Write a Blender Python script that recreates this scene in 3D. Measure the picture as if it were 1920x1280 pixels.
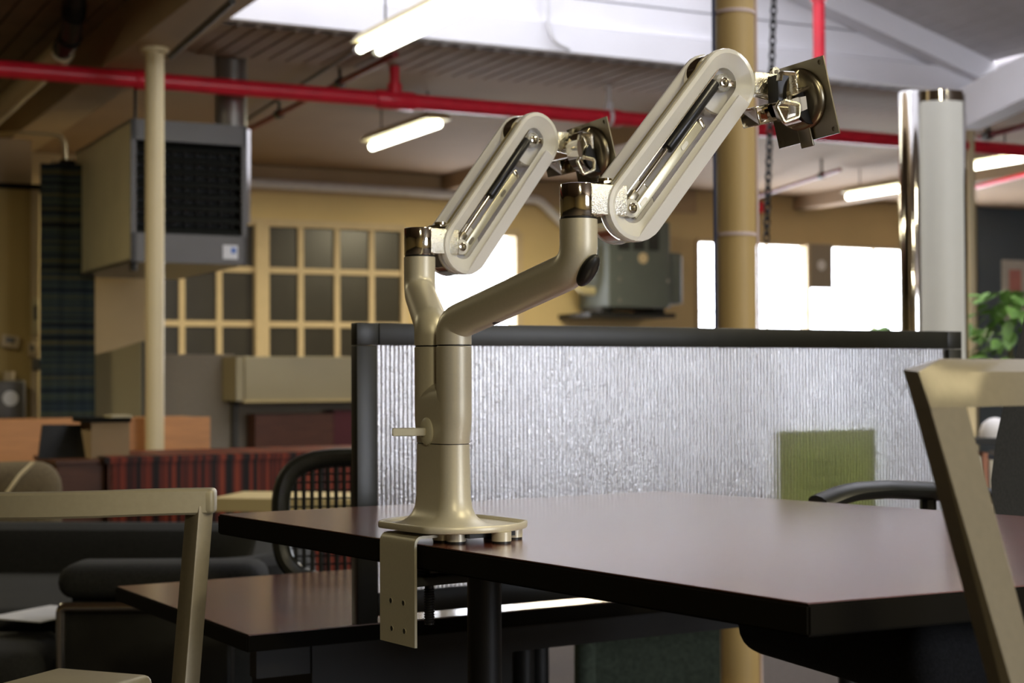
import bpy, bmesh, math, random
from mathutils import Vector, Matrix
random.seed(7)
for o in list(bpy.data.objects): bpy.data.objects.remove(o)
SC = bpy.context.scene
COL = SC.collection
V = Vector

# ---------------------------------------------------------------- camera
FPX = 3000.0
CAM = V((0, 0, 0.968))
PITCH = math.atan(67 / FPX)
ROLL = 0.005
F = V((0, math.cos(PITCH), math.sin(PITCH)))
_U0 = V((0, -math.sin(PITCH), math.cos(PITCH)))
R = V((1, 0, 0)) * math.cos(ROLL) - _U0 * math.sin(ROLL)
U = _U0 * math.cos(ROLL) + V((1, 0, 0)) * math.sin(ROLL)
cd = bpy.data.cameras.new('camera')
cam = bpy.data.objects.new('camera', cd)
COL.objects.link(cam)
cam.matrix_world = Matrix(((R.x, U.x, -F.x, CAM.x), (R.y, U.y, -F.y, CAM.y), (R.z, U.z, -F.z, CAM.z), (0, 0, 0, 1)))
cd.sensor_width = 36
cd.lens = FPX / 1920 * 36
cd.clip_start = 0.05
cd.dof.use_dof = True
cd.dof.focus_distance = 1.98
cd.dof.aperture_fstop = 7.0
cd.dof.aperture_blades = 0
SC.camera = cam

# ---------------------------------------------------------------- view
SC.view_settings.view_transform = 'Standard'
SC.view_settings.look = 'None'
SC.view_settings.exposure = 0.22
SC.view_settings.gamma = 1.0
SC.view_settings.use_curve_mapping = False

# building axes: u runs along the back wall, v runs away from the viewer
TH = math.radians(27)
u = V((math.cos(TH), math.sin(TH), 0))
v = V((-math.sin(TH), math.cos(TH), 0))
Z = V((0, 0, 1))
def S(s, t, z): return u * s + v * t + Z * z

# ---------------------------------------------------------------- world and large lights
w = bpy.data.worlds.new('sky'); SC.world = w; w.use_nodes = True
bg = w.node_tree.nodes['Background']
bg.inputs[0].default_value = (0.95, 0.955, 1.0, 1)
bg.inputs[1].default_value = 13.0
def area(name, loc, direction, sx, sy, power=0, color=(1, 1, 1), portal=False):
    l = bpy.data.lights.new(name, 'AREA'); l.shape = 'RECTANGLE'; l.size = sx; l.size_y = sy
    l.energy = power; l.color = color
    if portal: l.cycles.is_portal = True
    o = bpy.data.objects.new(name, l); COL.objects.link(o)
    o.location = loc
    o.rotation_mode = 'QUATERNION'
    zaxis = -V(direction).normalized()
    x = u.copy() if abs(zaxis.z) > .5 else zaxis.cross(Z).normalized()
    y = zaxis.cross(x).normalized()
    o.rotation_quaternion = Matrix((x, y, zaxis)).transposed().to_quaternion()
    return o
area('skylight_portal', S(4.3, 5.6, 4.25), -Z, 4.2, 5.6, portal=True)
area('window_portal', S(8.6, 14.24, 1.4), -v, 4.6, 2.3, portal=True)
area('front_fill_portal', S(5.2, -5.95, 1.85), v, 3.6, 1.8, portal=True)  # sky light through the added front window
# unseen fill lamps added at ceiling height to brighten the hall and arm
area('hall_fill', S(-0.4, -2.6, 2.9), -Z, 0.3, 1.3, 95, (1.0, 0.88, 0.58))
area('hall_fill', S(1.9, 0.1, 2.9), -Z, 0.3, 1.3, 38, (1.0, 0.88, 0.58))
area('hall_fill', S(3.4, 12.2, 2.78), -Z, 0.3, 1.3, 60, (1.0, 0.88, 0.58))
area('hall_fill', S(6.5, 11.8, 2.78), -Z, 0.3, 1.3, 120, (1.0, 0.88, 0.58))
area('hall_fill', S(4.6, 0.6, 2.9), -Z, 0.3, 1.3, 48, (1.0, 0.88, 0.58))
area('hall_fill', S(-0.6, 7.6, 2.9), -Z, 0.3, 1.3, 45, (1.0, 0.88, 0.58))

# ---------------------------------------------------------------- pixel helpers (photo pixels at 1920x1280)
def ray(px, py): return F + R * ((px - 960) / FPX) + U * ((640 - py) / FPX)
def P(px, py, d): return CAM + ray(px, py) * d
def PZ(px, py, z):
    r = ray(px, py); return CAM + r * ((z - CAM.z) / r.z)
def PT(px, py, t):
    r = ray(px, py); return CAM + r * ((t - CAM.dot(v)) / r.dot(v))
def PS(px, py, s):
    r = ray(px, py); return CAM + r * ((s - CAM.dot(u)) / r.dot(u))
def sc(p): return p.dot(u)
def tc(p): return p.dot(v)

# ---------------------------------------------------------------- materials
MATS = {}
def mat(name, col, rough=0.5, metal=0.0, var=0.06, scale=12.0, bump=0.0, stretch=(1, 1, 1), spec=0.5, trans=0.0, ior=1.45, coat=0.0, col2=None):
    m = bpy.data.materials.new(name); m.use_nodes = True
    nt = m.node_tree; b = nt.nodes['Principled BSDF']
    tcn = nt.nodes.new('ShaderNodeTexCoord'); mp = nt.nodes.new('ShaderNodeMapping')
    mp.inputs['Scale'].default_value = stretch
    nt.links.new(tcn.outputs['Object'], mp.inputs[0])
    n = nt.nodes.new('ShaderNodeTexNoise'); n.inputs['Scale'].default_value = scale; n.inputs['Detail'].default_value = 4
    nt.links.new(mp.outputs[0], n.inputs['Vector'])
    rp = nt.nodes.new('ShaderNodeValToRGB')
    lo = tuple(max(0, c * (1 - var)) for c in col); hi = tuple(min(1, c * (1 + var)) for c in (col2 or col))
    rp.color_ramp.elements[0].position = .3; rp.color_ramp.elements[1].position = .7
    rp.color_ramp.elements[0].color = (*lo, 1); rp.color_ramp.elements[1].color = (*hi, 1)
    nt.links.new(n.outputs['Fac'], rp.inputs[0])
    nt.links.new(rp.outputs[0], b.inputs['Base Color'])
    b.inputs['Roughness'].default_value = rough; b.inputs['Metallic'].default_value = metal
    b.inputs['Specular IOR Level'].default_value = spec
    b.inputs['Transmission Weight'].default_value = trans; b.inputs['IOR'].default_value = ior
    b.inputs['Coat Weight'].default_value = coat
    if bump:
        bp = nt.nodes.new('ShaderNodeBump'); bp.inputs['Strength'].default_value = bump; bp.inputs['Distance'].default_value = .002
        nt.links.new(n.outputs['Fac'], bp.inputs['Height']); nt.links.new(bp.outputs[0], b.inputs['Normal'])
    MATS[name] = m
    return m
def emit(name, col, strength):
    m = bpy.data.materials.new(name); m.use_nodes = True
    b = m.node_tree.nodes['Principled BSDF']
    b.inputs['Emission Color'].default_value = (*col, 1); b.inputs['Emission Strength'].default_value = strength
    b.inputs['Base Color'].default_value = (*col, 1)
    MATS[name] = m; return m
def stripes(name, axis_vec, cols, scale, rough=.6, distort=1.0, nscale=3.0, metal=0):
    """bands of colour across axis_vec (world-aligned object coordinates)"""
    m = bpy.data.materials.new(name); m.use_nodes = True
    nt = m.node_tree; b = nt.nodes['Principled BSDF']; b.inputs['Roughness'].default_value = rough; b.inputs['Specular IOR Level'].default_value = .15
    tcn = nt.nodes.new('ShaderNodeTexCoord')
    dt = nt.nodes.new('ShaderNodeVectorMath'); dt.operation = 'DOT_PRODUCT'; dt.inputs[1].default_value = axis_vec
    nt.links.new(tcn.outputs['Object'], dt.inputs[0])
    mu = nt.nodes.new('ShaderNodeMath'); mu.operation = 'MULTIPLY'; mu.inputs[1].default_value = scale
    nt.links.new(dt.outputs['Value'], mu.inputs[0])
    n = nt.nodes.new('ShaderNodeTexNoise'); n.noise_dimensions = '1D'; n.inputs['Scale'].default_value = 1.0; n.inputs['Detail'].default_value = 3
    nt.links.new(mu.outputs[0], n.inputs['W'])
    rp = nt.nodes.new('ShaderNodeValToRGB'); rp.color_ramp.interpolation = 'LINEAR'
    k = len(cols)
    while len(rp.color_ramp.elements) < k: rp.color_ramp.elements.new(.5)
    for i, c in enumerate(cols):
        rp.color_ramp.elements[i].position = .3 + .4 * i / (k - 1); rp.color_ramp.elements[i].color = (*c, 1)
    nt.links.new(n.outputs['Fac'], rp.inputs[0]); nt.links.new(rp.outputs[0], b.inputs['Base Color'])
    MATS[name] = m; return m

mat('wall_tan', (.58, .45, .23), .8, var=.05, scale=1.5)
mat('wall_olive', (.42, .31, .12), .8, var=.06, scale=2)
mat('wall_blue', (.13, .165, .20), .8, var=.05, scale=2)
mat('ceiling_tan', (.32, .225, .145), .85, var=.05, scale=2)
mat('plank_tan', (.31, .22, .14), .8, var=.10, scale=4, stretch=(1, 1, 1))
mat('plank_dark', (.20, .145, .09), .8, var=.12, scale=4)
mat('white_paint', (.84, .83, .86), .6, var=.02, scale=3)
mat('plank_white', (.62, .60, .61), .7, var=.06, scale=4)
mat('beam_tan', (.46, .34, .20), .7, var=.05, scale=3)
mat('cream_paint', (.72, .60, .36), .45, var=.04, scale=3)
mat('column_yellow', (.52, .37, .15), .5, var=.04, scale=3)
mat('floor_carpet', (.065, .05, .042), .95, var=.15, scale=60, bump=.3)
mat('red_pipe', (.74, .022, .045), .3, var=.08, scale=8)
mat('dark_red', (.22, .012, .015), .45, var=.08, scale=8)
mat('black', (.012, .012, .011), .45, var=.2, scale=20)
mat('black_satin', (.02, .021, .018), .38, var=.1, scale=30)
mat('black_fabric', (.016, .017, .019), .95, var=.25, scale=200, bump=.25)
mat('charcoal_fabric', (.022, .023, .023), .95, var=.25, scale=160, bump=.3)
mat('olive_fabric', (.17, .13, .07), .95, var=.2, scale=120, bump=.25)
mat('green_fabric', (.075, .095, .065), .95, var=.25, scale=90, bump=.25)
mat('grey_fabric', (.30, .26, .20), .95, var=.06, scale=80)
mat('beige', (.50, .40, .25), .7, var=.04, scale=4)
mat('cream_metal', (.50, .43, .25), .5, var=.03, scale=4)
mat('tan_card', (.33, .23, .12), .8, var=.06, scale=6)
mat('orange_wood', (.55, .25, .09), .5, var=.10, scale=6, stretch=(1, 1, 8))
mat('brown_wood', (.11, .038, .016), .5, var=.2, scale=6, stretch=(1, 1, 6))
mat('maroon', (.10, .018, .02), .6, var=.1, scale=6)
mat('yellow_laminate', (.66, .52, .24), .5, var=.04, scale=6)
mat('heater_grey', (.12, .113, .105), .42, var=.06, scale=5)
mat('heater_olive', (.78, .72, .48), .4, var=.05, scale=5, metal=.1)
mat('heater_green', (.085, .10, .095), .5, var=.05, scale=5)
mat('duct_grey', (.22, .21, .19), .4, var=.05, metal=.6)
mat('dark_pane', (.034, .030, .021), .3, var=.15, scale=3)
mat('frame_tan', (.52, .41, .25), .6, var=.04)
mat('satin_silver', (.64, .60, .48), .40, var=.02, metal=.3, scale=300, bump=.02)
mat('bracket_silver', (.56, .53, .41), .42, var=.03, metal=.35, scale=300, bump=.03)
mat('chrome', (.80, .76, .66), .08, var=.03, metal=1.0, scale=60)
mat('chrome_clean', (.86, .85, .83), .07, var=.02, metal=1.0, scale=20)
mat('hammered', (.82, .79, .66), .22, var=.05, metal=1.0, scale=500, bump=.5)
mat('bar_steel', (.60, .57, .42), .3, var=.05, metal=.7, scale=30)
mat('nickel', (.30, .27, .20), .3, var=.05, metal=.95, scale=30)
mat('dark_steel', (.035, .035, .037), .3, var=.2, metal=.7, scale=30)
mat('white_shell', (.86, .86, .88), .35, var=.01)
mat('chair_metal', (.24, .21, .15), .42, var=.04, metal=.5, scale=120, bump=.05)
mat('chair_paint', (.36, .32, .22), .45, var=.03, metal=.25, scale=120, bump=.05)
mat('laminate_cherry', (.18, .045, .026), .27, var=.14, scale=5, stretch=(1, 6, 1), spec=.7, coat=1.0)
_b = MATS['laminate_cherry'].node_tree.nodes['Principled BSDF']; _b.inputs['Coat Roughness'].default_value = .2; _b.inputs['Coat IOR'].default_value = 2.4
mat('edge_dark', (.009, .008, .006), .6, var=.1, scale=10, spec=.06)
mat('paper_white', (.75, .75, .76), .7)
mat('paper_green', (.42, .62, .12), .8, var=.03)
mat('ink', (.05, .09, .03), .8)
mat('sticker_blue', (.10, .20, .55), .6)
mat('panel_white', (.66, .66, .60), .5, var=.02)
mat('leaf', (.10, .22, .05), .5, var=.35, scale=9, col2=(.20, .36, .08))
mat('leaf_stem', (.10, .09, .04), .7)
mat('poster_white', (.72, .70, .66), .7)
mat('poster_pink', (.70, .30, .27), .7)
mat('cable_blue', (.05, .06, .12), .5)
mat('cable_pink', (.62, .50, .46), .5)
mat('cable_white', (.72, .71, .72), .5)
mat('conduit', (.30, .26, .20), .45, metal=.4)
mat('dark_conduit', (.06, .055, .04), .5)
mat('book_a', (.35, .30, .25), .7); mat('book_b', (.12, .17, .30), .7); mat('book_c', (.40, .18, .12), .7); mat('book_d', (.55, .52, .45), .7)
emit('tube_light', (1.0, 1.0, .80), 9.0)
stripes('zebra', u, [(.012, .008, .005), (.02, .009, .006), (.20, .03, .012), (.28, .05, .018)], 30.0, .4)
stripes('textile', Z, [(.018, .020, .022), (.03, .045, .06), (.06, .08, .065), (.11, .095, .045)], 26.0, .95)
def translucent(name, col, f):
    n = MATS[name].node_tree; t = n.nodes.new('ShaderNodeBsdfTranslucent'); t.inputs[0].default_value = (*col, 1)
    m = n.nodes.new('ShaderNodeMixShader'); m.inputs[0].default_value = f
    n.links.new(n.nodes['Principled BSDF'].outputs[0], m.inputs[1]); n.links.new(t.outputs[0], m.inputs[2]); n.links.new(m.outputs[0], n.nodes['Material Output'].inputs['Surface'])
translucent('paper_green', (.92, 1, .55), .9)
translucent('white_shell', (.93, .93, .96), .5)
# clear frosted plastic (arm covers)
def frosted(name, col, mixv, rough):
    m = bpy.data.materials.new(name); m.use_nodes = True
    nt = m.node_tree; b = nt.nodes['Principled BSDF']
    b.inputs['Base Color'].default_value = (*col, 1); b.inputs['Roughness'].default_value = .3
    n = nt.nodes.new('ShaderNodeTexNoise'); n.inputs['Scale'].default_value = 220
    mr = nt.nodes.new('ShaderNodeMapRange'); mr.inputs['To Min'].default_value = rough * .9; mr.inputs['To Max'].default_value = rough * 1.1
    nt.links.new(n.outputs['Fac'], mr.inputs['Value'])
    g = nt.nodes.new('ShaderNodeBsdfRefraction'); g.inputs['IOR'].default_value = 1.08
    g.inputs['Color'].default_value = (*[min(1, c * 1.08) for c in col], 1)
    nt.links.new(mr.outputs[0], g.inputs['Roughness'])
    mx = nt.nodes.new('ShaderNodeMixShader'); mx.inputs[0].default_value = mixv
    nt.links.new(b.outputs[0], mx.inputs[1]); nt.links.new(g.outputs[0], mx.inputs[2])
    nt.links.new(mx.outputs[0], nt.nodes['Material Output'].inputs['Surface'])
    MATS[name] = m
frosted('frosted', (.95, .95, .92), .42, .25)
frosted('frosted_pale', (.86, .83, .66), .3, .3)
frosted('clear_plastic', (.90, .89, .84), .75, .12)
# ribbed pebbled translucent sheet of the desk divider
DV = V((math.cos(math.radians(30.7)), math.sin(math.radians(30.7)), 0))
def ribbed():
    m = bpy.data.materials.new('ribbed_sheet'); m.use_nodes = True
    nt = m.node_tree
    for n_ in list(nt.nodes):
        if n_.type == 'BSDF_PRINCIPLED': nt.nodes.remove(n_)
    tcn = nt.nodes.new('ShaderNodeTexCoord')
    dt = nt.nodes.new('ShaderNodeVectorMath'); dt.operation = 'DOT_PRODUCT'; dt.inputs[1].default_value = DV
    nt.links.new(tcn.outputs['Object'], dt.inputs[0])
    mu = nt.nodes.new('ShaderNodeMath'); mu.operation = 'MULTIPLY'; mu.inputs[1].default_value = 2 * math.pi / .0084
    nt.links.new(dt.outputs['Value'], mu.inputs[0])
    sn = nt.nodes.new('ShaderNodeMath'); sn.operation = 'SINE'; nt.links.new(mu.outputs[0], sn.inputs[0])
    no = nt.nodes.new('ShaderNodeTexNoise'); no.inputs['Scale'].default_value = 300; no.inputs['Detail'].default_value = 2
    nt.links.new(tcn.outputs['Object'], no.inputs['Vector'])
    a = nt.nodes.new('ShaderNodeMath'); a.operation = 'MULTIPLY_ADD'; a.inputs[1].default_value = .35
    nt.links.new(sn.outputs[0], a.inputs[0]); nt.links.new(no.outputs['Fac'], a.inputs[2])
    bp = nt.nodes.new('ShaderNodeBump'); bp.inputs['Strength'].default_value = .9; bp.inputs['Distance'].default_value = .0022
    nt.links.new(a.outputs[0], bp.inputs['Height'])
    rf = nt.nodes.new('ShaderNodeBsdfRefraction'); rf.inputs['IOR'].default_value = 1.25; rf.inputs['Roughness'].default_value = .36
    rf.inputs['Color'].default_value = (.93, .93, .97, 1)
    tr = nt.nodes.new('ShaderNodeBsdfTranslucent')
    rp = nt.nodes.new('ShaderNodeValToRGB')
    rp.color_ramp.elements[0].position = .35; rp.color_ramp.elements[0].color = (.70, .70, .71, 1)
    rp.color_ramp.elements[1].position = .75; rp.color_ramp.elements[1].color = (.93, .93, .95, 1)
    s2 = nt.nodes.new('ShaderNodeMath'); s2.operation = 'MULTIPLY_ADD'; s2.inputs[1].default_value = .18
    nt.links.new(sn.outputs[0], s2.inputs[0]); nt.links.new(no.outputs['Fac'], s2.inputs[2])
    nt.links.new(s2.outputs[0], rp.inputs[0]); nt.links.new(rp.outputs[0], tr.inputs['Color']); nt.links.new(rp.outputs[0], rf.inputs['Color'])
    gl = nt.nodes.new('ShaderNodeBsdfGlossy'); gl.inputs['Roughness'].default_value = .25
    m1 = nt.nodes.new('ShaderNodeMixShader'); m1.inputs[0].default_value = .22
    nt.links.new(rf.outputs[0], m1.inputs[1]); nt.links.new(tr.outputs[0], m1.inputs[2])
    m2 = nt.nodes.new('ShaderNodeMixShader'); m2.inputs[0].default_value = .05
    nt.links.new(m1.outputs[0], m2.inputs[1]); nt.links.new(gl.outputs[0], m2.inputs[2])
    for q in (rf, tr, gl): nt.links.new(bp.outputs[0], q.inputs['Normal'])
    nt.links.new(m2.outputs[0], nt.nodes['Material Output'].inputs['Surface'])
    MATS['ribbed_sheet'] = m
ribbed()
def winglass(name='window_glass', tint=(.95, .97, 1)):
    m = bpy.data.materials.new(name); m.use_nodes = True
    nt = m.node_tree
    tr = nt.nodes.new('ShaderNodeBsdfTransparent'); tr.inputs[0].default_value = (*tint, 1)
    gl = nt.nodes.new('ShaderNodeBsdfGlossy'); gl.inputs['Roughness'].default_value = .05
    n = nt.nodes.new('ShaderNodeTexNoise'); n.inputs['Scale'].default_value = 3
    mr = nt.nodes.new('ShaderNodeMapRange'); mr.inputs['To Min'].default_value = .04; mr.inputs['To Max'].default_value = .08
    nt.links.new(n.outputs['Fac'], mr.inputs['Value'])
    mx = nt.nodes.new('ShaderNodeMixShader'); nt.links.new(mr.outputs[0], mx.inputs[0])
    nt.links.new(tr.outputs[0], mx.inputs[1]); nt.links.new(gl.outputs[0], mx.inputs[2])
    nt.links.new(mx.outputs[0], nt.nodes['Material Output'].inputs['Surface'])
    MATS[name] = m
winglass(); winglass('skylight_glass', (.42, .42, .43))

# ---------------------------------------------------------------- mesh builder (world coordinates)
class MB:
    def __init__(self): self.v = []; self.f = []
    def add(self, vs, fs):
        b = len(self.v); self.v += [V(p) for p in vs]; self.f += [[b + i for i in q] for q in fs]; return self
    def hexa(self, p):  # 8 points: bottom 4 loop, top 4 loop
        return self.add(p, [(3, 2, 1, 0), (4, 5, 6, 7), (0, 1, 5, 4), (1, 2, 6, 5), (2, 3, 7, 6), (3, 0, 4, 7)])
    def box(self, c, ax, ay, az, sx, sy, sz):
        c = V(c); x = ax * (sx / 2); y = ay * (sy / 2); z = az * (sz / 2)
        return self.hexa([c - x - y - z, c + x - y - z, c + x + y - z, c - x + y - z, c - x - y + z, c + x - y + z, c + x + y + z, c - x + y + z])
    def rbox(self, c, ax, ay, az, sx, sy, sz, r, seg=3):
        bm = bmesh.new(); bmesh.ops.create_cube(bm, size=1)
        for q in bm.verts: q.co = V((q.co.x * sx, q.co.y * sy, q.co.z * sz))
        bmesh.ops.bevel(bm, geom=bm.edges[:], offset=r, segments=seg, profile=.5, affect='EDGES')
        bm.verts.index_update()
        self.add([V(c) + ax * q.co.x + ay * q.co.y + az * q.co.z for q in bm.verts], [[q.index for q in f.verts] for f in bm.faces])
        bm.free(); return self
    def bx(self, s0, s1, t0, t1, z0, z1):  # box in building coordinates
        return self.hexa([S(s0, t0, z0), S(s1, t0, z0), S(s1, t1, z0), S(s0, t1, z0), S(s0, t0, z1), S(s1, t0, z1), S(s1, t1, z1), S(s0, t1, z1)])
    def loft(self, rings, cap0=True, cap1=True, closed=False):
        b = len(self.v); n = len(rings[0])
        for r_ in rings: self.v += [V(p) for p in r_]
        m = len(rings)
        for i in range(m if closed else m - 1):
            a0 = b + i * n; a1 = b + ((i + 1) % m) * n
            for j in range(n): self.f.append([a0 + j, a0 + (j + 1) % n, a1 + (j + 1) % n, a1 + j])
        if not closed:
            if cap0: self.f.append([b + j for j in reversed(range(n))])
            if cap1: self.f.append([b + (m - 1) * n + j for j in range(n)])
        return self
    def cyl(self, a, b_, r, r2=None, n=24, bevel=0):
        a = V(a); b_ = V(b_); d = (b_ - a).normalized(); x = d.orthogonal().normalized(); y = d.cross(x)
        r2 = r if r2 is None else r2
        prof = [(0, r), (1, r2)]
        L = (b_ - a).length
        if bevel:
            k = bevel / L
            prof = [(0, r - bevel), (k * .3, r - bevel * .3), (k, r), (1 - k, r2), (1 - k * .3, r2 - bevel * .3), (1, r2 - bevel)]
        return self.loft([[a + d * (L * q) + x * (rr * math.cos(2 * math.pi * j / n)) + y * (rr * math.sin(2 * math.pi * j / n)) for j in range(n)] for q, rr in prof])
    def lathe(self, a, axis, prof, n=24):
        d = V(axis).normalized(); x = d.orthogonal().normalized(); y = d.cross(x)
        return self.loft([[V(a) + d * h + x * (rr * math.cos(2 * math.pi * j / n)) + y * (rr * math.sin(2 * math.pi * j / n)) for j in range(n)] for h, rr in prof])
    def tube(self, pts, r, n=12, closed=False, flat=None):
        pts = [V(p) for p in pts]; rings = []; m = len(pts); prev = None
        for i, p in enumerate(pts):
            if closed: t = (pts[(i + 1) % m] - pts[i - 1]).normalized()
            else: t = ((pts[min(i + 1, m - 1)] - pts[max(i - 1, 0)])).normalized()
            if prev is None:
                x = (Z - t * t.dot(Z)) if abs(t.z) < .9 else (u - t * t.dot(u))
                x.normalize()
            else:
                x = prev - t * prev.dot(t); x.normalize()
            prev = x; y = t.cross(x)
            ra, rb = flat if flat else (r, r)
            rings.append([p + x * (ra * math.cos(2 * math.pi * j / n)) + y * (rb * math.sin(2 * math.pi * j / n)) for j in range(n)])
        return self.loft(rings, closed=closed)
    def sweep(self, pts, prof, up=Z):  # profile (a across, b along up) swept along horizontal path
        pts = [V(p) for p in pts]; m = len(pts); rings = []
        for i, p in enumerate(pts):
            t = (pts[min(i + 1, m - 1)] - pts[max(i - 1, 0)]).normalized(); x = t.cross(up).normalized()
            rings.append([p + x * a + up * b for a, b in prof])
        return self.loft(rings)
    def prism(self, loop, d):  # loop of points extruded by vector d
        return self.loft([[V(p) for p in loop], [V(p) + V(d) for p in loop]])
    def ringprism(self, outer, inner, d):  # annular plate, both loops same count
        n = len(outer); o = [V(p) for p in outer]; i_ = [V(p) for p in inner]; d = V(d)
        vs = o + i_ + [p + d for p in o] + [p + d for p in i_]; fs = []
        for j in range(n):
            k = (j + 1) % n
            fs += [(j, n + j, n + k, k), (2 * n + j, 2 * n + k, 3 * n + k, 3 * n + j), (j, k, 2 * n + k, 2 * n + j), (n + j, 3 * n + j, 3 * n + k, n + k)]
        return self.add(vs, fs)
    def ball(self, c, r, n=16, m=10, ax=None, sz=(1, 1, 1)):
        ax = ax or (V((1, 0, 0)), V((0, 1, 0)), Z); rings = []
        for i in range(m + 1):
            a = math.pi * i / m; rr = max(math.sin(a), .02); h = -math.cos(a)
            rings.append([V(c) + ax[0] * (r * sz[0] * rr * math.cos(2 * math.pi * j / n)) + ax[1] * (r * sz[1] * rr * math.sin(2 * math.pi * j / n)) + ax[2] * (r * sz[2] * h) for j in range(n)])
        return self.loft(rings)

def fillet(pts, r, n=7):
    pts = [V(p) for p in pts]; out = [pts[0]]
    for i in range(1, len(pts) - 1):
        a, b, c = pts[i - 1], pts[i], pts[i + 1]
        d1 = (a - b).normalized(); d2 = (c - b).normalized(); ang = d1.angle(d2)
        k = min(r / math.tan(ang / 2), (a - b).length * .49, (c - b).length * .49)
        p0 = b + d1 * k; p1 = b + d2 * k
        for j in range(n + 1):
            q = j / n; out.append(p0 * (1 - q) ** 2 + b * (2 * q * (1 - q)) + p1 * q * q)
    out.append(pts[-1]); return out
def stadium(c, axis, perp, half, r, n=14, r2=None):
    """closed loop: two half circles of radius r centred c +- axis*half"""
    r2 = r2 or r; out = []
    for sgn, a0 in ((1, -90), (-1, 90)):
        for i in range(n + 1):
            a = math.radians(a0 + 180 * i / n)
            out.append(V(c) + axis * (sgn * half + r * math.cos(a)) + perp * (r2 * math.sin(a)))
    return out

BASE = {}
def _mesh(name, mb, m, base):
    me = bpy.data.meshes.new(name)
    me.from_pydata([p - base for p in mb.v], [], mb.f)
    bm = bmesh.new(); bm.from_mesh(me); bmesh.ops.recalc_face_normals(bm, faces=bm.faces[:]); bm.to_mesh(me); bm.free()
    me.materials.append(MATS[m])
    for p in me.polygons: p.use_smooth = True
    me.set_sharp_from_angle(angle=math.radians(38))
    return me
def thing(name, label, cat, base, group=None):
    o = bpy.data.objects.new(name, None); COL.objects.link(o); o.location = V(base); o.empty_display_size = .05
    o['label'] = label; o['category'] = cat
    if group: o['group'] = group
    BASE[o.name] = V(base); return o
def part(name, mb, m, parent, label=None):
    b = BASE[parent.name]
    o = bpy.data.objects.new(name, _mesh(name, mb, m, b)); COL.objects.link(o); o.parent = parent
    BASE[o.name] = b
    if label: o['label'] = label
    return o
def solo(name, mb, m, label, cat, base, group=None):
    b = V(base); o = bpy.data.objects.new(name, _mesh(name, mb, m, b)); COL.objects.link(o); o.location = b
    o['label'] = label; o['category'] = cat
    if group: o['group'] = group
    BASE[o.name] = b; return o
def struct(name, mb, m, base=(0, 0, 0)):
    b = V(base); o = bpy.data.objects.new(name, _mesh(name, mb, m, b)); COL.objects.link(o); o.location = b
    o['kind'] = 'structure'; BASE[o.name] = b; return o
def copypart(src, off, name=None):
    c = src.copy(); COL.objects.link(c); c.location = src.location + V(off); return c

# ================================================================ STRUCTURE
TW = 14.3          # back wall
TF = 8.35          # clerestory wall (gable)
struct('floor', MB().bx(-9, 18, -6, TW + .3, -.1, 0), 'floor_carpet')
# --- back wall with three window openings
WZ0, WZ1 = 0.98, 2.42
def sx(px, py=560): return sc(PT(px, py, TW))
W1a, W1b = sx(250), sx(757)
W2a, W2b = sx(800), sx(972)
W3a, W3b = sx(1306), sx(1826)
SBLUE = sx(1826) + .05
wb = MB()
for a, b in ((-9, W1a), (W1b, W2a), (W2b, W3a), (W3b, SBLUE)): wb.bx(a, b, TW, TW + .25, 0, 3.05)
WZB = {1: WZ0, 2: .32, 3: .32}
for k_, a, b in ((1, W1a, W1b), (2, W2a, W2b), (3, W3a, W3b)): wb.bx(a, b, TW, TW + .25, 0, WZB[k_]); wb.bx(a, b, TW, TW + .25, WZ1, 3.05)
struct('wall_back', wb, 'wall_tan')
struct('wall_back_blue', MB().bx(SBLUE, 18, TW - .02, TW + .25, 0, 3.05), 'wall_blue')
struct('wall_left', MB().bx(-9.2, -9, -6, TW + .25, 0, 3.1), 'wall_olive')
struct('wall_right', MB().bx(18, 18.2, -6, TW + .25, 0, 3.1), 'wall_tan')
struct('wall_front', MB().bx(-9, 3.4, -6.2, -6, 0, 3.1).bx(7.0, 18, -6.2, -6, 0, 3.1).bx(3.4, 7.0, -6.2, -6, 0, .95).bx(3.4, 7.0, -6.2, -6, 2.75, 3.1), 'wall_tan')
fw = bpy.data.objects.new('window_5', None); COL.objects.link(fw); fw.location = S(5.75, -6, .9); fw['kind'] = 'structure'; FWB = S(5.75, -6, .9)  # unseen window added behind the camera as front fill for the arm
# --- windows
def window(idx, a, b, cols, rows, panemat, fr, mun, main=()):
    WZ0 = WZB[idx]
    base = S((a + b) / 2, TW, WZ0)
    wo = bpy.data.objects.new('window_%d' % idx, None); COL.objects.link(wo); wo.location = base; wo['kind'] = 'structure'
    BASE[wo.name] = base
    m = MB()
    for z in (WZ0, WZ1): m.bx(a, b, TW - .03, TW + .08, z - fr / 2, z + fr / 2)
    for s_ in (a, b): m.bx(s_ - fr / 2, s_ + fr / 2, TW - .03, TW + .08, WZ0, WZ1)
    part('window_frame', m, 'frame_tan', wo)
    for s_ in cols: part('muntin', MB().bx(s_ - mun / 2, s_ + mun / 2, TW - .01, TW + .05, WZ0, WZ1), 'frame_tan', wo)
    for z in rows: part('glazing_bar', MB().bx(a, b, TW - .005, TW + .045, z - mun / 2, z + mun / 2), 'frame_tan', wo)
    for s_, w_ in main: part('mullion', MB().bx(s_ - w_ / 2, s_ + w_ / 2, TW - .06, TW + .09, WZ0, WZ1), 'frame_tan', wo)
    es = sorted([a] + list(cols) + [s_ for s_, _ in main] + [b]); zs = [WZ0] + list(rows) + [WZ1]
    for i in range(len(es) - 1):
        for j in range(len(zs) - 1):
            part('pane', MB().bx(es[i], es[i + 1], TW + .02, TW + .026, zs[j], zs[j + 1]), panemat, wo)
    return wo
def zrow(py, px=530): return PT(px, py, TW).z
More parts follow.
